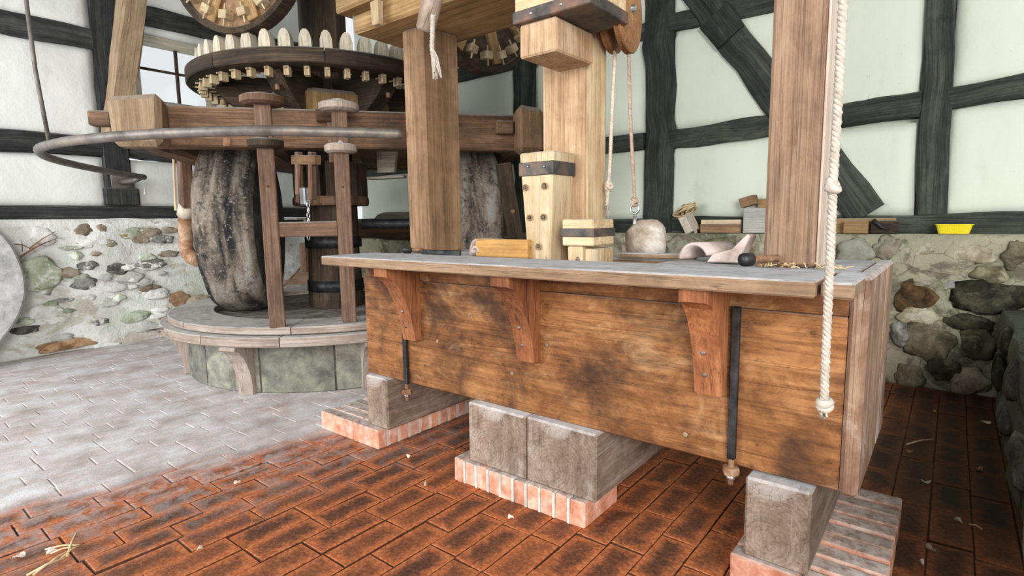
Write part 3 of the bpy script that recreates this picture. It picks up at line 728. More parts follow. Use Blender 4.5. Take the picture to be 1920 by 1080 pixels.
# ================================================================== posts and overhead frame
def post(x0, x1, y0, y1, z0, z1, mat, lab):
    return tag(MB().box(x0, x1, y0, y1, z0, z1, .012, 2, .003).build('frame_post', mat, None, ((x0+x1)/2, (y0+y1)/2, z0)), lab, 'wooden post')
post(-2.462, -2.30, 2.15, 2.43, 1.068, 2.297, M.post, 'thick square oak post standing on the trough beside the millstone')
o = post(-.535, -.362, 2.13, 2.30, 1.068, 4.19, M.pinkpost, 'tall planed oak post at the near end of the trough, running out of the picture')
MB().box(-.3625, -.355, 2.132, 2.30, 1.075, 4.1, .002, 2).build('lit_face_strip', M.strip, o)  # added thin slab painting the post's right face as brightly lit
bm_ = thing('overhead_beam', 'massive oak crossbeam overhead resting on the square post', 'wooden beam', (-1.6, 2.2, 2.3))
MB().box(-2.722, -1.66, 2.02, 2.52, 2.2975, 2.66, .014).build('beam_timber', M.beam, bm_)
b2 = MB().box(-2.75, -2.45, 1.93, 2.015, 2.39, 2.5, .008).build('wedge_block', M.beam, bm_)
MB().obox(at_y(707, 25, 1.97), (EX, EY, EZ), (.032, .022, .06), .005, 2, 0, (.8, .8)).build('peg', M.cog, bm_)
# lever with a frayed rope end
p0, p1 = at_y(797, 58, 1.90), at_y(815, -20, 1.90)
lv = thing('rope_lever', 'short round wooden lever with a frayed white rope end hanging from it, below the crossbeam', 'lever', p0)
d = (p1-p0); 
MB().tube([p0-d*.02, p0+d*.05, p0+d*.6, p0+d*1.6], .05, 14, True, [.036, .046, .048, .05]).build('lever_stick', M.block, lv)
rp = [at_y(*q, 1.845) for q in ((812, 28), (811, 55), (810, 88), (812, 104), (816, 125))]
MB().rope(rp, .012, .03).build('rope', M.cotton, lv)
mf = MB()
for k in range(26):
    a = at_y(811+rnd(-2, 2), 84+rnd(0, 25), 1.845); b = at_y(820+rnd(-9, 8), 128+rnd(0, 24), 1.845+rnd(-.02, .02))
    mf.tube([a, a.lerp(b, .5)+V(rnd(-.01, .01), 0, .01), b], .004, 4)
mf.build('frayed_end', M.cotton, lv)
# stamp shaft with its tappet blocks
st = thing('stamp', 'pale vertical stamp shaft with a projecting tappet block, behind the tall wedge', 'stamp', (-1.5, 2.4, 1.03))
MB().box(-1.623, -1.385, 2.3, 2.52, 1.031, 3.3, .01, 2, .002).build('stamp_shaft', M.stamp, st)
MB().box(-1.404, -1.380, 2.325, 2.50, 1.04, 3.2, .005, 2).build('lit_face_strip', M.wedge, st)  # added slab in paler wood: light painted on the shaft's right face
MB().box(-1.53, -1.335, 2.0, 2.3, 1.945, 2.083, .008, 2, .002).build('tappet_block', M.stamp, st)
tp = MB().box(-1.545, -1.17, 1.985, 2.3, 2.085, 2.42, .01, 0).build('lifting_head', M.wedge, st)
MB().box(-1.551, -1.164, 1.979, 2.305, 2.083, 2.135, .004, 0).build('iron_band', M.strap, tp)
for x in (-1.45, -1.3, -1.2): MB().lathe([(.0001, 0), (.009, 0), (.006, .005)], (x, 1.98, 2.11), V(0, -1, 0), 8).build('rivet', M.steel, tp)
# second stamp shaft hidden in the dark, third pulley side
# pulley block, ropes, stone weight
pl = thing('pulley_block', 'brown wooden double pulley hanging at the top beside the dark wall post', 'pulley', at_y(1180, 105, 2.45))
for (px, py, yy, rr) in ((1176, 18, 2.42, .19), (1148, 32, 2.48, .165)):
    c = at_y(px, py, yy); ax = V(.985, .17, 0).normalized()
    wsh = MB().lathe([(.0001, -.022), (rr*.8, -.022), (rr*.96, -.018), (rr, -.012), (rr*.93, 0), (rr, .012), (rr*.96, .018), (rr*.8, .022), (.0001, .022)], c, ax, 40).build('sheave', M.pulley, pl)
c = at_y(1176, 18, 2.42)
MB().lathe([(.016, -.12), (.016, .04)], c, V(.985, .17, 0), 12).build('axle_pin', M.steel, pl)
MB().obox(c+V(0, .03, .30), (EX, EY, EZ), (.02, .05, .10), .006, 2).build('cheek', M.pulley, pl)
wgt = thing('stone_weight', 'rounded whitish field stone hanging as counterweight on an eye bolt', 'stone weight', (-1.163, 2.5, 1.064))
cw = V(-1.158, 2.5, 1.14)
mbw = MB().blob(cw+V(0, 0, .0), (.098, .1, .105), 3, .10, 1.6, -.07).build('field_stone', M.weight, wgt)
MB().blob(V(-1.265, 2.54, 1.098), (.04, .05, .036), 2, .1, 1.8).build('side_lump', M.weight, wgt)
eb = at_y(1190, 418, 2.48); et = at_y(1190, 392, 2.48)
MB().tube([eb-V(0, 0, .05), eb+V(0, 0, .035)], .009, 10).build('bolt_shank', M.steel, wgt)
MB().tube([et+V(math.cos(a)*.022, 0, math.sin(a)*.022) for a in [2*PI*i/18 for i in range(18)]], .006, 8, closed=True).build('eye_ring', M.steel, wgt)
def rope_thing(lab, path, r, mat, yy, knots=(), fray=None, pitch=.022, name='hanging_rope'):
    P = [at_y(x, y, yy) for x, y in path]; base = P[-1]
    t = thing(name, lab, 'rope', base)
    MB().rope(P, r, pitch).build('rope_line', mat, t)
    for (x, y, k) in knots:
        c = at_y(x, y, yy); m = MB()
        for q in range(3):
            n = V(rnd(-1, 1), rnd(-.4, .4), rnd(-.6, .6)).normalized(); a1 = n.orthogonal().normalized(); a2 = n.cross(a1)
            m.tube([c+V(0, 0, (q-1)*k*.4)+(a1*math.cos(a)+a2*math.sin(a))*k for a in [2*PI*i/14 for i in range(14)]], r*.95, 6, closed=True)
        m.build('knot', mat, t)
    if fray:
        m = MB(); (x0, y0, x1, y1, n, mm) = fray
        for k in range(n):
            a = at_y(x0+rnd(-2, 2), y0+rnd(-2, 4), yy); b = at_y(x1+rnd(-6, 6), y1+rnd(-12, 8), yy+rnd(-.02, .02))
            m.tube([a, a.lerp(b, .5)+V(rnd(-.008, .008), rnd(-.008, .008), 0), b], .003, 4)
        m.build('frayed_end', mm, t)
    return t
rope_thing('thin brown rope from the pulley down to the eye bolt of the stone weight', [(1179, 100), (1181, 200), (1186, 300), (1190, 372)], .0085, M.brownrope, 2.45, ((1190, 378, .014),))
rope_thing('pale rope from the pulley ending in a knot and frayed tail above the block', [(1153, 95), (1148, 200), (1144, 300), (1141, 345), (1138, 385)], .0095, M.rope, 2.45, ((1142, 348, .016),), (1138, 365, 1137, 402, 10, M.cotton))
m = MB()
rw = rope_thing('thick white rope hanging free in front of the trough end, knotted halfway', [(1581, -6), (1572, 180), (1562, 340), (1556, 500), (1549, 650), (1545, 760)], .0108, M.cotton, 1.5, ((1561, 350, .011), (1546, 757, .011)), (1546, 758, 1545, 778, 14, M.cotton), .036)
# ---- wedges, blocks and boards standing behind the shelf
def banded(name, lab, x0t, x1t, x0b, x1b, y0, y1, z0, z1, zb0, zb1, cat):
    t = thing(name, lab, cat, ((x0b+x1b)/2, (y0+y1)/2, z0))
    xc, yc = (x0t+x1t)/2, (y0+y1)/2
    MB().obox(V(xc, yc, (z0+z1)/2), (EX, EY, EZ), ((x1t-x0t)/2, (y1-y0)/2, (z1-z0)/2), .008, 2, .001, ((x1b-x0b)/(x1t-x0t), .8)).build('wedge_body', M.wedge, t)
    f = lambda z: (x1b-x0b)/(x1t-x0t)+(1-(x1b-x0b)/(x1t-x0t))*(z-z0)/(z1-z0)
    g = lambda z: .8+.2*(z-z0)/(z1-z0)
    zm = (zb0+zb1)/2
    MB().obox(V(xc, yc, zm), (EX, EY, EZ), ((x1t-x0t)/2*f(zm)+.006, (y1-y0)/2*g(zm)+.006, (zb1-zb0)/2), .003, 0).build('iron_band', M.strap, t)
    return t, f, g, xc, yc
wt, f, g, xc, yc = banded('stamp_wedge', 'tall pale tapered wooden wedge with an iron band and sunken bolts', -1.615, -1.423, -1.565, -1.437, 2.1, 2.285, 1.021, 1.557, 1.45, 1.512, 'wedge')
for (px, py) in ((988, 352), (1024, 349), (995, 408), (1021, 407), (1010, 462)):
    p = at_y(px, py, 2.112); hz = yc-(.1)*g(p.z)
    bo = MB().lathe([(.0001, -.002), (.0155, -.002), (.016, .0015), (.0115, .0025), (.0115, -.0015)], (p.x, hz-.001, p.z), V(0, -1, 0), 14).build('bolt', M.beam, wt)
    MB().lathe([(.0001, 0), (.0085, 0), (.006, .005), (.0001, .006)], (p.x, hz-.002, p.z), V(0, -1, 0), 10).build('bolt_head', M.pipe, bo)
for px in (990, 1020): 
    p = at_y(px, 312, 2.094); MB().lathe([(.0001, 0), (.006, 0), (.004, .004)], p, V(0, -1, 0), 8).build('rivet', M.steel, wt)
wk = thing('iron_shod_stamp', 'short pale wooden stamp head with an iron band and narrow legs', 'stamp head', (-1.3, 2.2, 1.021))
MB().box(-1.378, -1.218, 2.1, 2.29, 1.13, 1.248, .006, 0, .001).build('head_block', M.wedge, wk)
MB().box(-1.383, -1.213, 2.095, 2.294, 1.17, 1.208, .003, 0).build('iron_band', M.strap, wk)
MB().box(-1.355, -1.275, 2.11, 2.2, 1.021, 1.129, .005, 2).build('leg', M.wedge, wk)
MB().box(-1.272, -1.225, 2.12, 2.3, 1.021, 1.118, .005, 2).build('leg', M.wedge, wk)
MB().lathe([(.0001, 0), (.011, 0), (.007, .005)], at_y(1083, 486, 2.108), V(0, -1, 0), 10).build('bolt', M.pipe, wk)
tag(MB().obox(V(-1.722, 2.10, 1.112), (EX, EY, EZ), (.165, .018, .044), .004, 0).build('orange_board', M.board, None, (-1.722, 2.1, 1.068)), 'short orange-brown board on edge between the clay tiles and the tall wedge', 'board')
def tile(lab, c, r, ax, L, a0, a1, th=.012):
    n = 12; vs = []; fs = []; gs = []; c = Vector(c); ax = Vector(ax).normalized(); x = ax.cross(EZ).normalized(); 
    for l in (0, L):
        for rr in (r-th, r):
            for i in range(n+1):
                a = a0+(a1-a0)*i/n
                vs.append(c+ax*l+(x*math.cos(a)+EZ*math.sin(a))*rr); gs.append((l, a*rr, rr))
    W = n+1
    for i in range(n):
        fs += [(i, i+1, W+i+1, W+i), (2*W+i, 3*W+i, 3*W+i+1, 2*W+i+1), (W+i, W+i+1, 3*W+i+1, 3*W+i), (i, 2*W+i, 2*W+i+1, i+1)]
    fs += [(0, W, 3*W, 2*W), (n, 2*W+n, 3*W+n, W+n)]
    return tag(MB().add(vs, fs, gs, True).build('clay_tile', M.clay, None, (c.x, c.y, 1.068)), lab, 'clay tile', 'curved clay tiles on the trough')
tile('outer curved clay tile standing at the left end of the orange board', V(-1.905, 2.11, 1.09), .066, V(.25, 1, 0), .16, .35, PI+.3)
tile('small curved clay tile nested inside the larger one beside the orange board', V(-1.895, 2.085, 1.085), .036, V(.25, 1, 0), .12, .1, PI)
tile('purple-grey curved clay tile lying near the tall planed post', V(-.805, 2.18, 1.075), .075, V(.3, 1, 0), .2, .4, PI-.1)
m = MB(); p = at_y(1378, 470, 2.25)
m.prism([(0, 0), (.12, .0), (.16, .10), (.150, .11), (.10, .055), (.02, .03)], (p.x-.08, 2.25, 1.075), EX, EZ, V(0, -1, 0), .09, True, .006)
tag(m.build('tile_shard', M.clay, None, (p.x, 2.2, 1.068)), 'pointed shard of a grey clay tile rising beside the planed post', 'tile shard')
def bolt_on(lab, px, py, yy, L, r):
    p = at_y(px, py, yy); p.z = 1.076+r+.001 if yy < 2.0 else 1.0685+r
    t = thing('iron_bolt', lab, 'iron bolt', p, 'iron bolts on the trough')
    MB().lathe([(r*.55, 0), (r*.9, .006), (r, .02), (r, .045), (r*.6, .05)], p, V(.55, .83, 0), 12).build('bolt_head', M.iron, t)
    MB().lathe([(r*.55, .045), (r*.55, L)], p, V(.55, .83, 0), 10).build('bolt_shank', M.rust, t)
bolt_on('large black iron bolt lying on the shelf by the foot of the planed post', 1388, 498, 1.99, .16, .024)
bolt_on('small iron bolt lying at the left rear of the shelf by the square post', 755, 472, 2.06, .12, .02)
tag(MB().box(-2.29, -2.0, 2.08, 2.10, 1.069, 1.094, .003).build('iron_bar', M.iron, None, (-2.15, 2.09, 1.069)), 'flat black iron bar lying in front of the square post', 'iron bar')
tag(MB().bar(V(-1.2, 2.33, 1.081), V(-.86, 2.36, 1.081), .05, .024).build('loose_batten', M.shelf, None, (-1.0, 2.35, 1.069)), 'narrow brown batten lying on the trough below the stone weight', 'batten')
# ---- odds and ends on the ledge of the back wall
LZ = 1.108
t = thing('twine_bundle', 'bundle of looped twine on a pale folded carton on the ledge', 'twine', (-1.9, 4.97, LZ))
MB().obox(V(-1.885, 4.97, LZ+.085), (V(.88, 0, .47).normalized(), EY, V(-.47, 0, .88).normalized()), (.055, .05, .085), .006, 0).build('carton', M.chip, t)
MB().obox(V(-1.84, 4.915, LZ+.085), (V(.88, 0, .47).normalized(), EY, V(-.47, 0, .88).normalized()), (.014, .004, .095), .002, 0).build('carton_flap', M.cotton, t)
m = MB()
for k in range(12):
    c = V(-1.925+rnd(-.01, .01), 4.97+rnd(-.03, .03), LZ+.205+rnd(-.02, .02)); u = V(.92, rnd(-.2, .2), .38+rnd(-.25, .25)); v_ = V(0, 1, rnd(-.8, .8))
    m.tube([c+u*math.cos(a)*.095+v_*math.sin(a)*.042 for a in [2*PI*i/16 for i in range(16)]], .0065, 5, closed=True)
m.build('twine_coil', M.straw, t)
MB().tube([V(-1.93+.05*math.cos(a)*.5, 4.935+.03*math.sin(a), LZ+.205+.05*math.sin(a)) for a in [2*PI*i/12 for i in range(12)]], .006, 6, closed=True).build('tie_cord', M.black, t)
def ledge_block(lab, px0, px1, py0, py1, yy, dep, mat, name='wood_offcut', rot=0., cat='wood block', z=None):
    a, b = at_y(px0, py1, yy), at_y(px1, py0, yy); z0 = LZ+.001 if z is None else z; h = b.z-a.z
    ax = (V(math.cos(rot), 0, math.sin(rot)), EY, V(-math.sin(rot), 0, math.cos(rot)))
    w2 = (b.x-a.x)/2; ex = abs(math.sin(rot))*w2
    return tag(MB().obox(V((a.x+b.x)/2, yy+dep/2, z0+h/2+ex), ax, (w2, dep/2, h/2), .005, 0, .002).build(name, mat, None, ((a.x+b.x)/2, yy+dep/2, z0)), lab, cat)
ledge_block('thin tan wood offcut lying on the ledge between the twine and the grey box', 1312, 1388, 417, 434, 4.93, .05, M.post)
ledge_block('pale strip of wood against the sill behind the tan offcut', 1313, 1390, 405, 430, 5.0, .03, M.wedge)
bx = ledge_block('grey weathered wooden box on the ledge half behind the planed post', 1392, 1446, 389, 437, 4.93, .14, M.box, 'wooden_box', cat='box')
bz = LZ+.001+(at_y(1446, 389, 4.93).z-at_y(1392, 437, 4.93).z)+.002
ledge_block('dark wooden wedge tilted on top of the grey box', 1386, 1416, 370, 389, 4.94, .1, M.post, 'wood_wedge', .25, z=bz)
ledge_block('small brown block on top of the grey box against the planed post', 1420, 1444, 372, 389, 5.02, .06, M.beam, z=bz)
ledge_block('brown wood block on the ledge right of the planed post', 1580, 1628, 421, 445, 4.92, .08, M.beam)
ledge_block('dark reddish timber offcut on the ledge with a torn black scrap', 1631, 1684, 417, 441, 4.95, .07, M.dark)
ledge_block('long dark batten on the ledge behind the brown block', 1560, 1680, 412, 440, 5.025, .03, M.beam)
m = MB(); p = at_y(1645, 425, 4.93)
m.tube([V(p.x-.03, 4.945, LZ+.10), V(p.x, 4.935, LZ+.075), V(p.x+.03, 4.935, LZ+.045), V(p.x+.07, 4.938, LZ+.03)], .012, 5, True, [.02, .017, .012, .006])
tag(m.build('rubber_scrap', M.black, None, (p.x, 4.94, LZ+.03)), 'torn black rubber scrap draped over the reddish offcut', 'rubber scrap')
# yellow tray
a, b = at_y(1752, 440, 4.93), at_y(1826, 424, 4.93); L = b.x-a.x; D = .12; h = .065
ty = thing('plastic_tray', 'bright yellow ribbed plastic food tray on the ledge', 'plastic tray', (a.x+L/2, 4.99, LZ))
vs = []; fs = []; N = 96; prs = [(.80, 0), (.98, h), (1.04, h), (1.04, h-.004), (.955, h-.006), (.78, .004)]
def rr(a, k, rib):
    c, s = math.cos(a), math.sin(a); e = 5.
    q = (abs(c)**e+abs(s)**e)**(-1/e)
    return (c*q*L/2*k*(1+rib), s*q*D/2*k*(1+rib))
for (k, z) in prs:
    for i in range(N):
        x, y = rr(2*PI*i/N, k, .012*(i % 2) if 0 < z < h-.005 or k in (.80,) else (.006*(i % 2) if k == .98 else 0))
        vs.append(V(a.x+L/2+x, 4.99+y, LZ+.001+z))
for l in range(len(prs)-1):
    for i in range(N):
        j = (i+1) % N; fs.append((l*N+i, l*N+j, (l+1)*N+j, (l+1)*N+i))
fs.append(tuple(reversed(range(N)))); q = (len(prs)-1)*N; fs.append(tuple(range(q, q+N)))
MB().add(vs, fs).build('tray_shell', M.yellow, ty)
# ================================================================== edge-runner mill
MC = V(-4.55, 3.05, 0)
AX = V(.632, .775, 0); NX = V(.775, -.632, 0)         # along the yoke / towards the camera
def mp(a, n, z): return V(MC.x+AX.x*a+NX.x*n, MC.y+AX.y*a+NX.y*n, z)
bed = thing('mill_bed', 'round edge-mill bed with a stone curb, dusty wooden rim boards and curved brackets', 'mill bed', MC)
cb = MB().lathe([(1.22, 0), (1.235, .01), (1.235, .36), (1.22, .385), (.3, .385)], MC, EZ, 72).build('curb_core', M.bed, bed)
for k in range(9):
    a = -PI/2-1.25+k*.44
    MB().arc((MC.x, MC.y), 1.20, 1.25, .0, .382, a+.006, a+.434, 6, False, .01).build('curb_stone', M.curb, bed)
MB().lathe([(1.24, .386), (1.24, .45), (1.12, .462), (.2, .466), (.0001, .466)], MC, EZ, 64).build('bed_slab', M.bed, bed)
for k in range(9):
    a = -PI/2-1.35+k*(2*PI/9)
    MB().arc((MC.x, MC.y), 1.03, 1.375, .466, .52, a+.003, a+2*PI/9-.003, 8, False, .006).build('rim_board', M.ring, bed)
for k in range(5):
    a = -PI/2-.62+k*.44
    MB().arc((MC.x, MC.y), 1.24, 1.435, .387, .458, a+.003, a+.437, 6, False, .006).build('skirt_board', M.ring, bed)
prf = [(0, .385), (-.20, .385), (-.20, .36), (-.17, .352), (-.125, .31), (-.085, .245), (-.055, .16), (-.042, .07), (-.04, .0), (.0, .0)]
for deg in (-112.5, -65.5, -24, 20):
    a = math.radians(deg); u = V(math.cos(a), math.sin(a), 0)
    MB().prism([(-p, q) for p, q in prf], MC+u*1.245-u.cross(EZ)*.065, u, EZ, u.cross(EZ), .13, False, .005).build('bracket', M.ring, bed)
hd = at_z(300, 622, .45)
MB().tube([hd+V(.0, .0, .0), hd+V(-.12, -.05, 0), hd+V(-.14, .06, 0), hd+V(-.0, .10, 0)], .008, 6).build('wire_handle', M.pipe, bed)
# runner stones
def runner_stone(q, R, wd, lab):
    c = mp(q, 0, .468+R)
    t = thing('runner_stone', lab, 'millstone', mp(q, 0, .468), 'runner stones of the mill')
    h = wd/2; pr = [(.12, -h), (R-.07, -h), (R-.03, -h+.02), (R-.004, -h+.07), (R, 0), (R-.006, h-.09), (R-.03, h-.025), (R-.07, h), (.12, h)]
    pr2 = []
    for i in range(len(pr)-1):
        n = 6 if 1 < i < 6 else 2
        for k in range(n): pr2.append(tuple(pr[i][m]+(pr[i+1][m]-pr[i][m])*k/n for m in (0, 1)))
    pr2.append(pr[-1])
    MB().lathe(pr2, c, AX, 90, True, None, .012, False).build('stone_wheel', M.runner, t)
    MB().lathe([(.0001, h-.03), (R-.09, h-.03), (R-.09, h+.004), (.0001, h+.004)], c, AX, 48, False).build('side_face', M.stoneface, t)
    MB().lathe([(.125, -h-.05), (.125, h+.05)], c, AX, 20).build('hub_box', M.iron, t)
    return t
runner_stone(-.765, .76, .44, 'big weathered runner millstone standing on edge left of the wooden frame')
runner_stone(1.24, .76, .5, 'dark runner millstone on edge half hidden behind the square post')
# vertical shaft
sh = thing('mill_shaft', 'thick blackened upright shaft in the centre of the round mill', 'shaft', MC+V(0, 0, .466))
MB().lathe([(.24, .47), (.25, .55), (.23, 1.0), (.23, 1.75)], MC, EZ, 12, False).build('lower_shaft', M.dark, sh)
for z in (.62, 1.02): MB().lathe([(.255, z), (.255, z+.1)], MC, EZ, 24).build('iron_hoop', M.iron, sh)
MB().lathe([(.205, 1.75), (.205, 4.15)], MC, EZ, 8, False).build('upper_shaft', M.dark, sh)
for k in range(12):
    a = 2*PI*k/12; u = V(math.cos(a), math.sin(a), 0)
    MB().obox(MC+u*.285+V(0, 0, 1.60), (u, u.cross(EZ), EZ), (.04, .06, .18), .006, 2).build('stave', M.dark, sh)
MB().lathe([(.33, 1.40), (.34, 1.42), (.34, 1.46), (.33, 1.48), (.2, 1.48)], MC, EZ, 24, False).build('stave_ring', M.yoke, sh)
# axle through both stones
axl = tag(MB().tube([mp(-1.17, 0, 1.228), mp(-.26, 0, 1.228)], .05, 12).build('stone_axle', M.iron, None, mp(-.7, 0, 1.1)), 'iron axle of the big runner stone reaching to the upright shaft', 'axle')
axl = tag(MB().tube([mp(.26, 0, 1.228), mp(1.55, 0, 1.228)], .05, 12).build('stone_axle', M.iron, None, mp(.8, 0, 1.1)), 'iron axle from the upright shaft to the dark runner stone', 'axle')
# yoke frame
yk = thing('mill_yoke', 'heavy reddish oak yoke frame of long beams around the upright shaft above the stones', 'yoke frame', MC+V(0, 0, 1.8))
YZ0, YZ1 = 1.81, 2.095
for n in (.86, -.86):
    MB().obox(mp(.22, n, (YZ0+YZ1)/2), (AX, NX, EZ), (1.42, .085, (YZ1-YZ0)/2), .012, 0, .004).build('yoke_beam', M.yoke, yk)
for a in (-1.20, 1.63):
    cbm = MB().hewn(mp(a, .94, 1.955), mp(a, -1.13, 1.955), .2, .30, EZ, .03, 10, .012).build('cross_beam', M.yoke, yk)
    MB().obox(mp(a+(.06 if a < 0 else 0), 1.04, 1.955), (AX, NX, EZ), (.16 if a < 0 else .1, .1, .172), .035, 2, .012).build('end_block', M.brace if a < 0 else M.post, yk)
    MB().obox(mp(a-.19, 1.0, 1.98), (AX, NX, EZ), (.07, .05, .05), .01, 0).build('tenon', M.yoke, yk)
for a in (-.35, .35):
    MB().obox(mp(a, 0, 1.90), (NX, AX, EZ), (.775, .07, .08), .01, 0).build('inner_beam', M.yoke, yk)
for a, k in ((.12, 1), (.86, 0)):
    MB().obox(mp(a, .99, 2.04), (AX, NX, EZ), (.105, .04, .045), .008, 0).build('wedge_block', M.dark if not k else M.yoke, yk)
    MB().obox(mp(a, .97, 1.92), (AX, NX, EZ), (.03, .022, .22), .004, 2).build('wedge_bolt', M.upright, yk)
MB().obox(mp(-.62, .95, 1.845), (AX, NX, EZ), (.025, .006, .03), .002, 0).build('hook_plate', M.rust, yk)
for a in (1.63,):
    MB().obox(mp(a, 0, 1.45), (AX, NX, EZ), (.06, .09, .36), .01, 2).build('axle_hanger', M.yoke, yk)
# hanging mechanism in the middle: forked arm with a steel block and chain
hg = thing('chain_hanger', 'wooden forked arm with a steel block and short chain, seen between the frame uprights', 'chain hanger', at_z(575, 440, 1.1))
hp = lambda px, py: at_y(px, py, 2.42)
c0 = hp(574, 300); c1 = hp(574, 352)
for s_, x in ((-1, 560), (1, 585)):
    a, b = hp(x, 285), hp(x+1, 375 if s_ > 0 else 365)
    MB().bar(a, b, .045, .05, EY, .005).build('fork_arm', M.upright, hg)
MB().bar(hp(552, 300), hp(596, 300), .06, .07, EZ, .006).build('fork_head', M.post, hg)
a = hp(572, 368); MB().obox(a, (EX, EY, EZ), (.035, .03, .07), .01, 2).build('steel_block', M.steel, hg)
for k in range(7):
    c = hp(578+k*.1, 384+k*10.0); e = .026
    u = (EX if k % 2 else EY)
    MB().tube([c+u*math.cos(t_)*.011+EZ*math.sin(t_)*e for t_ in [2*PI*i/12 for i in range(12)]], .0045, 6, closed=True).build('chain_link', M.steel, hg)
MB().bar(hp(560, 380), hp(563, 296), .05, .03, EY, .004).build('back_batten', M.yoke, hg)
# ladder-like guide frame standing on the rim
gf = thing('guide_frame', 'reddish wooden H-shaped frame of two uprights and a crossbar standing on the mill rim', 'wooden frame', V(-3.585, 2.2, .52))
U1, U2 = V(-3.72, 2.0, 0), V(-3.45, 2.41, 0)
dU = (U2-U1).normalized(); nU = dU.cross(EZ)
for U in (U1, U2):
    k = -1 if U is U1 else 1
    up_ = MB().obox(U+V(0, 0, 1.31), (dU, nU, EZ), (.052, .04, .79), .006, 2, .003).build('upright', M.upright, gf)
    for z, r0, mt in ((2.075, .145, M.yoke), (1.79, .118, M.dark)):
        if k > 0: mt = M.ring; z -= .02; r0 *= .95
        MB().lathe([(r0*.78, z-.035), (r0, z-.022), (r0, z+.018), (r0*.86, z+.028), (r0*.4, z+.034), (r0*.36, z+.05), (.0001, z+.05)], U, EZ, 28, False).build('cap_disc', mt, gf)
    MB().lathe([(.0001, 0), (.008, 0), (.008, .004)], U+nU*.04+V(0, 0, 1.5), nU, 8).build('peg_hole', M.dark, gf)
MB().obox((U1+U2)/2+V(0, 0, 1.205), (dU, nU, EZ), ((U2-U1).length/2-.05, .032, .052), .006, 0).build('crossbar', M.upright, gf)
# feed spout beside the big stone
fp = lambda px, py: at_y(px, py, 2.3)
fs_ = thing('feed_spout', 'square wooden chute ending in a bent brown pipe, left of the big runner stone', 'spout', at_y(352, 480, 2.3))
MB().bar(fp(350, 395), fp(345, 292), .106, .10, EY, .008).build('chute', M.upright, fs_)
MB().bar(fp(340, 395)-V(0, .05, 0), fp(336, 292)-V(0, .05, 0), .022, .02, EY, .004).build('chute_batten', M.wedge, fs_)
a, b = fp(347, 404), fp(350, 386)
MB().tube([a, b], .073, 18).build('collar', M.collar, fs_)
MB().tube([fp(347, 402), fp(348, 440), fp(349, 462), fp(353, 476), fp(360, 484), fp(370, 488)], .064, 18).build('spout_pipe', M.spout, fs_)
# great spur wheel: rim boards, cogs with pinned tails, arms
gw = thing('spur_wheel', 'great horizontal wooden gear wheel with rows of pale cog tails, above the yoke', 'gear wheel', MC+V(0, 0, 2.39))
for k in range(8):
    a = k*PI/4+.2
    MB().arc((MC.x, MC.y), .84, 1.105, 2.392, 2.5, a+.003, a+PI/4-.003, 8, False, .008).build('rim_segment', M.dark, gw)
NC = 44
pt = MB().obox(V(0, 0, 0), (EX, EY, EZ), (.03, .02, .034), .004, 2).build('cog_tail', M.cog)
pn = MB().obox(V(0, 0, 0), (EX, EY, EZ), (.075, .007, .006), .002, 0).build('cog_pin', M.cog)
ptt = MB().prism([(-.046, 0), (.046, 0), (.043, .08), (.03, .125), (.012, .145), (-.012, .145), (-.03, .125), (-.043, .08)], (0, -.04, 0), EX, EZ, V(0, -1, 0), -.08, False).build('cog_tooth', M.tooth)
pt.parent = gw; pn.parent = pt; ptt.parent = gw
for k in range(NC):
    a = 2*PI*k/NC; loc = V(.985*math.cos(a), .985*math.sin(a), 0)
    if k == 0: T_, P_, H_ = pt, pn, ptt
    else:
        T_ = pt.copy(); P_ = pn.copy(); H_ = ptt.copy()
        for q in (T_, P_, H_): COL.objects.link(q)
        T_.parent = gw; P_.parent = T_; H_.parent = gw
    T_.location = loc+V(0, 0, -.034); T_.rotation_euler = (0, 0, a)
    P_.location = (-.02, 0, .018)
    H_.location = loc+V(0, 0, .109); H_.rotation_euler = (0, 0, a+PI/2)
for k in range(6):
    a = k*PI/3-1.02; u = V(math.cos(a), math.sin(a), 0); s_ = u.cross(EZ)
    MB().prism([(.2, -.33), (.32, -.33), (.58, -.26), (.80, -.11), (.90, .0), (.90, .1), (.2, .1)], MC+V(0, 0, 2.39)-s_*.07, u, EZ, V(s_.x, s_.y, 0), .14, True).build('arm', M.dark, gw)
    MB().lathe([(.018, 0), (.018, .04)], MC+u*.84+V(0, 0, 2.26), EZ, 8).build('arm_bolt', M.rust, gw)
MB().lathe([(.56, 2.12), (.56, 2.31), (.5, 2.35), (.2, 2.35)], MC, EZ, 8, False).build('hub_block', M.beam, gw)
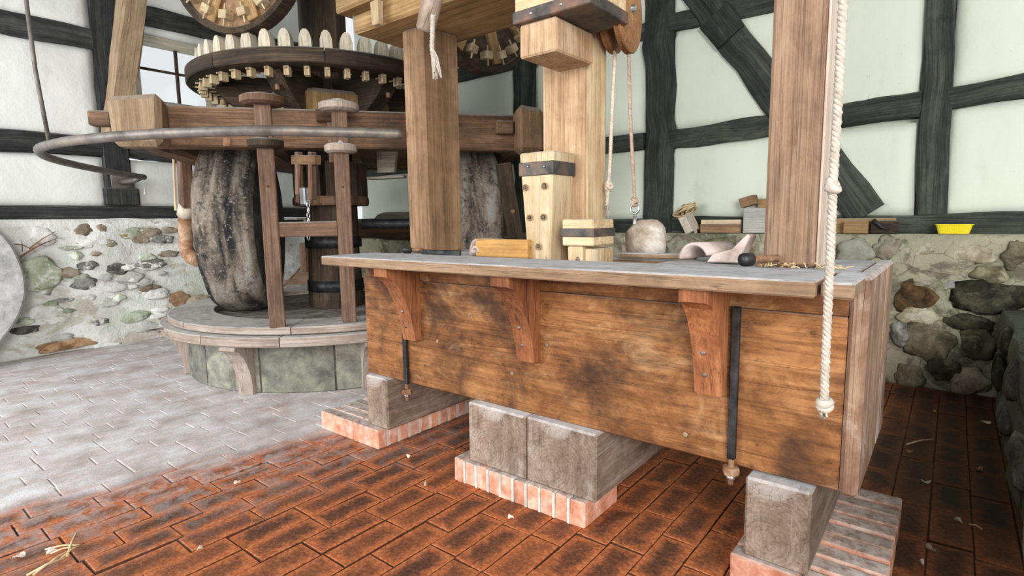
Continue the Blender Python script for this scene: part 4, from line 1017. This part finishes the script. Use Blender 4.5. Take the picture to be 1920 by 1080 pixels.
# vertical face wheels
def face_wheel(phi, P, R, z0, lab, ncog, extra=0., gold=None):
    n = V(math.cos(phi), math.sin(phi), 0); t_ = V(-n.y, n.x, 0); c = V(P[0], P[1], z0+R)
    w_ = thing('face_wheel', lab, 'gear wheel', V(P[0], P[1], z0), 'vertical face wheels of the mill gear')
    MB().lathe([(R-.045, -.06), (R, -.06), (R, .055), (R-.015, .065), (R-.04, .055), (R-.045, .03), (R-.045, -.06)], c, n, 64, False, None, 0, False).build('rim_hoop', M.dark, w_)
    MB().lathe([(R*.5, -.05), (R-.046, -.05), (R-.046, .025), (R*.5, .025), (R*.5, -.05)], c, n, 48, False, None, 0, False).build('rim', gold, w_)
    MB().lathe([(.0001, -.04), (R*.53, -.04), (R*.53, .02), (.0001, .02)], c, n, 40, False).build('wheel_face', M.post, w_)
    for k in range(4):
        a = k*PI/4+.3; d = t_*math.cos(a)+EZ*math.sin(a)
        MB().obox(c+n*.04, (d, n.cross(d), n), (R*.9, .05, .02), .006, 0).build('spoke', M.beam, w_)
    for k in range(ncog):
        a = 2*PI*k/ncog+extra; d = t_*math.cos(a)+EZ*math.sin(a); e = n.cross(d)
        ct = MB().obox(c+d*(R-.12)+n*.06, (d, e, n), (.03, .035, .04), .004, 2).build('cog_tail', M.cog, w_)
        MB().obox(c+d*(R-.12)+n*.075, (d, e, n), (.075, .006, .006), .002, 0).build('cog_pin', M.cog, ct)
        MB().obox(c+d*(R-.12)-n*.09, (d, e, n), (.03, .032, .05), .008, 2).build('cog_tooth', M.tooth, w_)
    MB().tube([c-n*.5, c+n*.10], .09, 10).build('axle', M.dark, w_)
    return w_
ph = math.radians(-68)
face_wheel(ph, (MC.x+math.cos(ph)*1.0, MC.y+math.sin(ph)*1.0), .56, 2.62, 'upright gear wheel with pale square cogs, left above the horizontal spur wheel', 17, .1, M.post)
face_wheel(math.radians(-5), (-3.0, 3.4), .62, 2.40, 'dark upright gear wheel half hidden under the crossbeam, right of the square post', 20, .05, M.dark)
# guard rail: bent steel pipe on a hanger rod, from the square post round to the wall
pa = [(-2.47, 2.13), (-2.60, 1.93), (-2.719, 1.774), (-2.927, 1.526), (-3.272, 1.290), (-3.611, 1.127), (-3.931, 1.015), (-4.239, .961), (-4.6, .965), (-5.076, 1.112), (-5.577, 1.40), (-6.15, 1.83), (-6.55, 2.20)]
def smooth_path(P, n=6):
    P = [Vector(p) for p in P]; out = []
    for i in range(len(P)-1):
        a, b, c, d = P[max(i-1, 0)], P[i], P[i+1], P[min(i+2, len(P)-1)]
        for k in range(n):
            t = k/n
            out.append(.5*((2*b)+(-a+c)*t+(2*a-5*b+4*c-d)*t*t+(-a+3*b-3*c+d)*t**3))
    return out+[P[-1]]
gr = thing('guard_rail', 'long bent steel pipe guard rail curving round the mill from the post to the wall', 'pipe rail', V(-4.5, 1.0, 1.7))
MB().tube(smooth_path([(x, y, 1.737) for x, y in pa]), .0275, 14).build('pipe', M.pipe, gr)
MB().tube([V(-6.52, 2.17, 1.735), V(-6.6, 2.12, 1.70), V(-6.87, 2.08, 1.70)], .025, 10).build('pipe_stub', M.pipe, gr)
MB().box(-6.885, -6.865, 2.0, 2.2, 1.63, 1.79, .003).build('wall_plate', M.pipe, gr)
rdp = V(-4.30, .955, 1.765)
tag(MB().tube([rdp, at_y(66, 130, .93), at_y(45, -30, .91)], .0115, 8).build('hanger_rod', M.pipe, None, rdp), 'thin rusty rod holding up the bend of the guard rail', 'rod')
q = V(-6.54, 2.19, 1.712)
tag(MB().tube([q, q-V(0, 0, .12), q-V(0, 0, .15)], .006, 6, True, [.004, .004, .016]).build('string_end', M.rope, None, q-V(0, 0, .15)), 'short string with a knot dangling from the wall end of the rail', 'string')
# things in the gloom behind the shaft
tag(MB().tube([V(-5.9, 4.0, 1.17), V(-4.62, 4.28, 1.17)], .12, 14).build('driving_log', M.yoke, None, V(-5, 4.2, 1.0)), 'dark horizontal log seen between the uprights of the guide frame', 'log')
PD = at_z(578, 532, .522)
pdp = thing('pedestal_stand', 'small wooden pedestal with a moulded foot on the far rim of the mill', 'pedestal', PD)
MB().box(PD.x-.06, PD.x+.06, PD.y-.06, PD.y+.06, .67, 1.02, .01, 2).build('column', M.upright, pdp)
MB().prism([(-.24, 0), (.24, 0), (.24, .05), (.16, .07), (.10, .148), (-.10, .148), (-.16, .07), (-.24, .05)], V(PD.x, PD.y, .522)-V(.6, -.8, 0)*.08, V(.8, .6, 0), EZ, V(.6, -.8, 0), .16).build('foot', M.upright, pdp)
br_ = thing('wooden_roller', 'dark wooden roller with a tapered end, beside the square post', 'roller', V(-4.2, 4.5, 1.1))
a, b = at_y(706, 424, 4.45), at_y(800, 424, 4.62)
dd = (b-a).normalized()
MB().lathe([(.10, 0), (.165, .09), (.175, .16), (.175, 1.1)], a, dd, 12, False).build('roller_body', M.dark, br_)
MB().lathe([(.04, -.18), (.04, .02)], a, dd, 10).build('roller_pin', M.iron, br_)
bc = thing('wall_bracket', 'pale board bracket under the yoke near the square post', 'bracket', at_y(720, 330, 3.4))
MB().bar(at_y(690, 335, 3.3), at_y(760, 331, 3.5), .1, .025, EZ).build('shelf_strip', M.frame, bc)
MB().prism([(0, 0), (.17, 0), (.2, .22), (0, .22)], at_y(712, 325, 3.42), V(.9, .43, 0), EZ, V(.43, -.9, 0), .05).build('gusset', M.frame, bc)
sc_b = tag(MB().bar(mp(1.745, .77, .002), mp(1.47, .80, 1.72), .13, .04, NX, .006).build('scraper_board', M.dark, None, mp(1.745, .77, 0)), 'dark slanted scraper board bolted beside the half-hidden runner stone', 'board')
MB().lathe([(.0001, 0), (.022, 0), (.016, .012)], mp(1.545, .805, 1.32), NX, 10).build('bolt', M.rust, sc_b)
# tan brace in front of the window
tag(MB().hewn(at_x(215, 262, -6.68), at_x(253, -40, -6.25), .2, .2, EX, .015, 8, .012).build('timber_brace', M.brace, None, at_x(215, 262, -6.68)), 'slanting tan timber brace in front of the small window', 'timber brace')
# old millstone leaning on the left wall
ms = thing('leaning_millstone', 'grey round millstone leaning on the rubble wall at the left edge', 'millstone', V(-6.65, .41, 0))
nrm = V(1, 0, .12).normalized()
MB().lathe([(.10, -.06), (.76, -.06), (.785, -.045), (.785, .045), (.77, .06), (.10, .06), (.10, -.06)], V(-6.68, .40, .785), nrm, 72, False, None, .006, False).build('stone_disc', M.millstone, ms)
# twigs and straw on the ledge of the left wall
tw = thing('dry_twigs', 'dry twigs stuck in the rubble wall beside the leaning millstone', 'twigs', at_x(60, 470, -6.8))
for (x0, y0, x1, y1, r_) in ((38, 482, 92, 452, .012), (55, 466, 104, 434, .008), (90, 453, 122, 446, .006), (28, 458, 56, 466, .006), (42, 472, 40, 450, .004)):
    a, b = at_x(x0, y0, -6.80), at_x(x1, y1, -6.77)
    MB().tube([a, a.lerp(b, .5)+V(.02, 0, .015), b], r_, 6, True, [r_, r_*.8, r_*.4]).build('twig', M.rust if r_ > .01 else M.post, tw)
tag(MB().tube([at_x(600, 464, -6.62).lerp(at_x(536, 530, -6.55), 2.14), at_x(600, 464, -6.62)], .016, 8).build('thin_pole', M.brace, None, at_x(536, 530, -6.55)), 'thin pale pole slanting behind the pedestal in the gloom', 'pole')
hs = thing('straw_wisp', 'tuft of dry straw round the foot of the tall planed post', 'straw', V(-.45, 2.1, 1.07))
for k in range(46):
    a = V(rnd(-.56, -.25), rnd(2.085, 2.122), rnd(1.0695, 1.074)); th = rnd(0, PI); L = rnd(.02, .06)
    b = a+V(math.cos(th)*L, math.sin(th)*L*.35-.01, rnd(.002, .022)); b.y = min(b.y, 2.127)
    MB().tube([a, a.lerp(b, .5)+V(0, 0, .004), b], .0016, 4).build('stalk', M.straw if k % 3 else M.leaf, hs)
# ---- litter on the floor
def straw_heap(lab, pts):
    c = at_z(*pts[0][0], 0)
    t = thing('straw_wisp', lab, 'straw', c)
    for (p, q, r_) in pts:
        a, b = at_z(*p, .012), at_z(*q, .012)
        MB().tube([a, a.lerp(b, .5)+V(0, 0, .008), b], r_, 5).build('stalk', M.straw, t)
straw_heap('small heap of pale straw stalks on the bricks in the lower left corner', [((50, 1079), (125, 1045), .0045), ((125, 1045), (143, 1000), .004), ((62, 1078), (150, 1020), .003), ((85, 1030), (150, 1022), .004), ((95, 1038), (140, 1026), .003), ((110, 1050), (158, 1018), .003)])
straw_heap('thin straw stalk lying on the dark floor beside the trough end', [((1700, 833), (1750, 824), .004)])
straw_heap('short straw stalk on the dark floor further down by the low wall', [((1818, 983), (1842, 993), .004)])
NLEAF = [(1836, 881, 1.3, 1, 'curled tan leaf on the dark strip of floor, largest beside the low wall'),
    (1745, 1030, 1.1, 0, 'pale chip on the dark floor just right of the open-jointed plinth'),
    (1728, 1056, .8, 0, 'pale chip near the bottom edge beside the open-jointed plinth'),
    (1796, 977, .9, 0, 'pale chip next to the short straw stalk by the low wall'),
    (1752, 772, 1., 1, 'dry brown leaf near the foot of the back wall behind the trough end'),
    (1848, 793, 1.3, 0, 'grey chip in the far corner between low wall and back wall'),
    (1736, 905, 1.1, 0, 'pale leaf on the dark floor below the thin straw stalk'),
    (1706, 848, .9, 1, 'brown leaf at the left end of the thin straw stalk'),
    (445, 906, .8, 0, 'pale leaf on the red bricks near the edge of the grey dust'),
    (98, 1036, 1.2, 0, 'grey scrap lying under the straw heap'),
    (375, 1031, .7, 0, 'small white chip on the red bricks right of the straw heap'),
    (36, 1045, 1.1, 0, 'grey scrap at the left picture edge beside the straw heap'),
    (766, 857, .9, 0, 'small chip on the red bricks between the left and middle plinths'),
    (797, 911, .7, 0, 'tiny pale chip on the bricks left of the middle plinth'),
    (958, 972, .8, 0, 'small pale chip on the bricks in front of the middle plinth')]
for i, (x, y, sz, dk, lab) in enumerate(NLEAF):
    p = at_z(x, y, .004); a = rnd(0, PI); u = V(math.cos(a), math.sin(a), 0); v_ = V(-u.y, u.x, 0); k = .012*sz
    m = MB(); vs = []; N = 10
    for j in range(N):
        b = 2*PI*j/N; r_ = k*(1+.25*noise.noise(V(j*.9, i, 0)))
        vs.append(p+u*math.cos(b)*r_*1.5+v_*math.sin(b)*r_*.7+V(0, 0, .006+.008*math.cos(b*2+i)))
    n_ = len(vs); vs += [q+V(0, 0, .002) for q in vs]
    m.add(vs, [tuple(reversed(range(N))), tuple(range(N, 2*N))]+[(j, (j+1) % N, N+(j+1) % N, N+j) for j in range(N)])
    tag(m.build('dry_leaf' if 'leaf' in lab else 'wood_chip', M.leaf if dk else M.chip, None, p), lab, 'leaf' if 'leaf' in lab else 'chip', 'litter scattered on the brick floor')
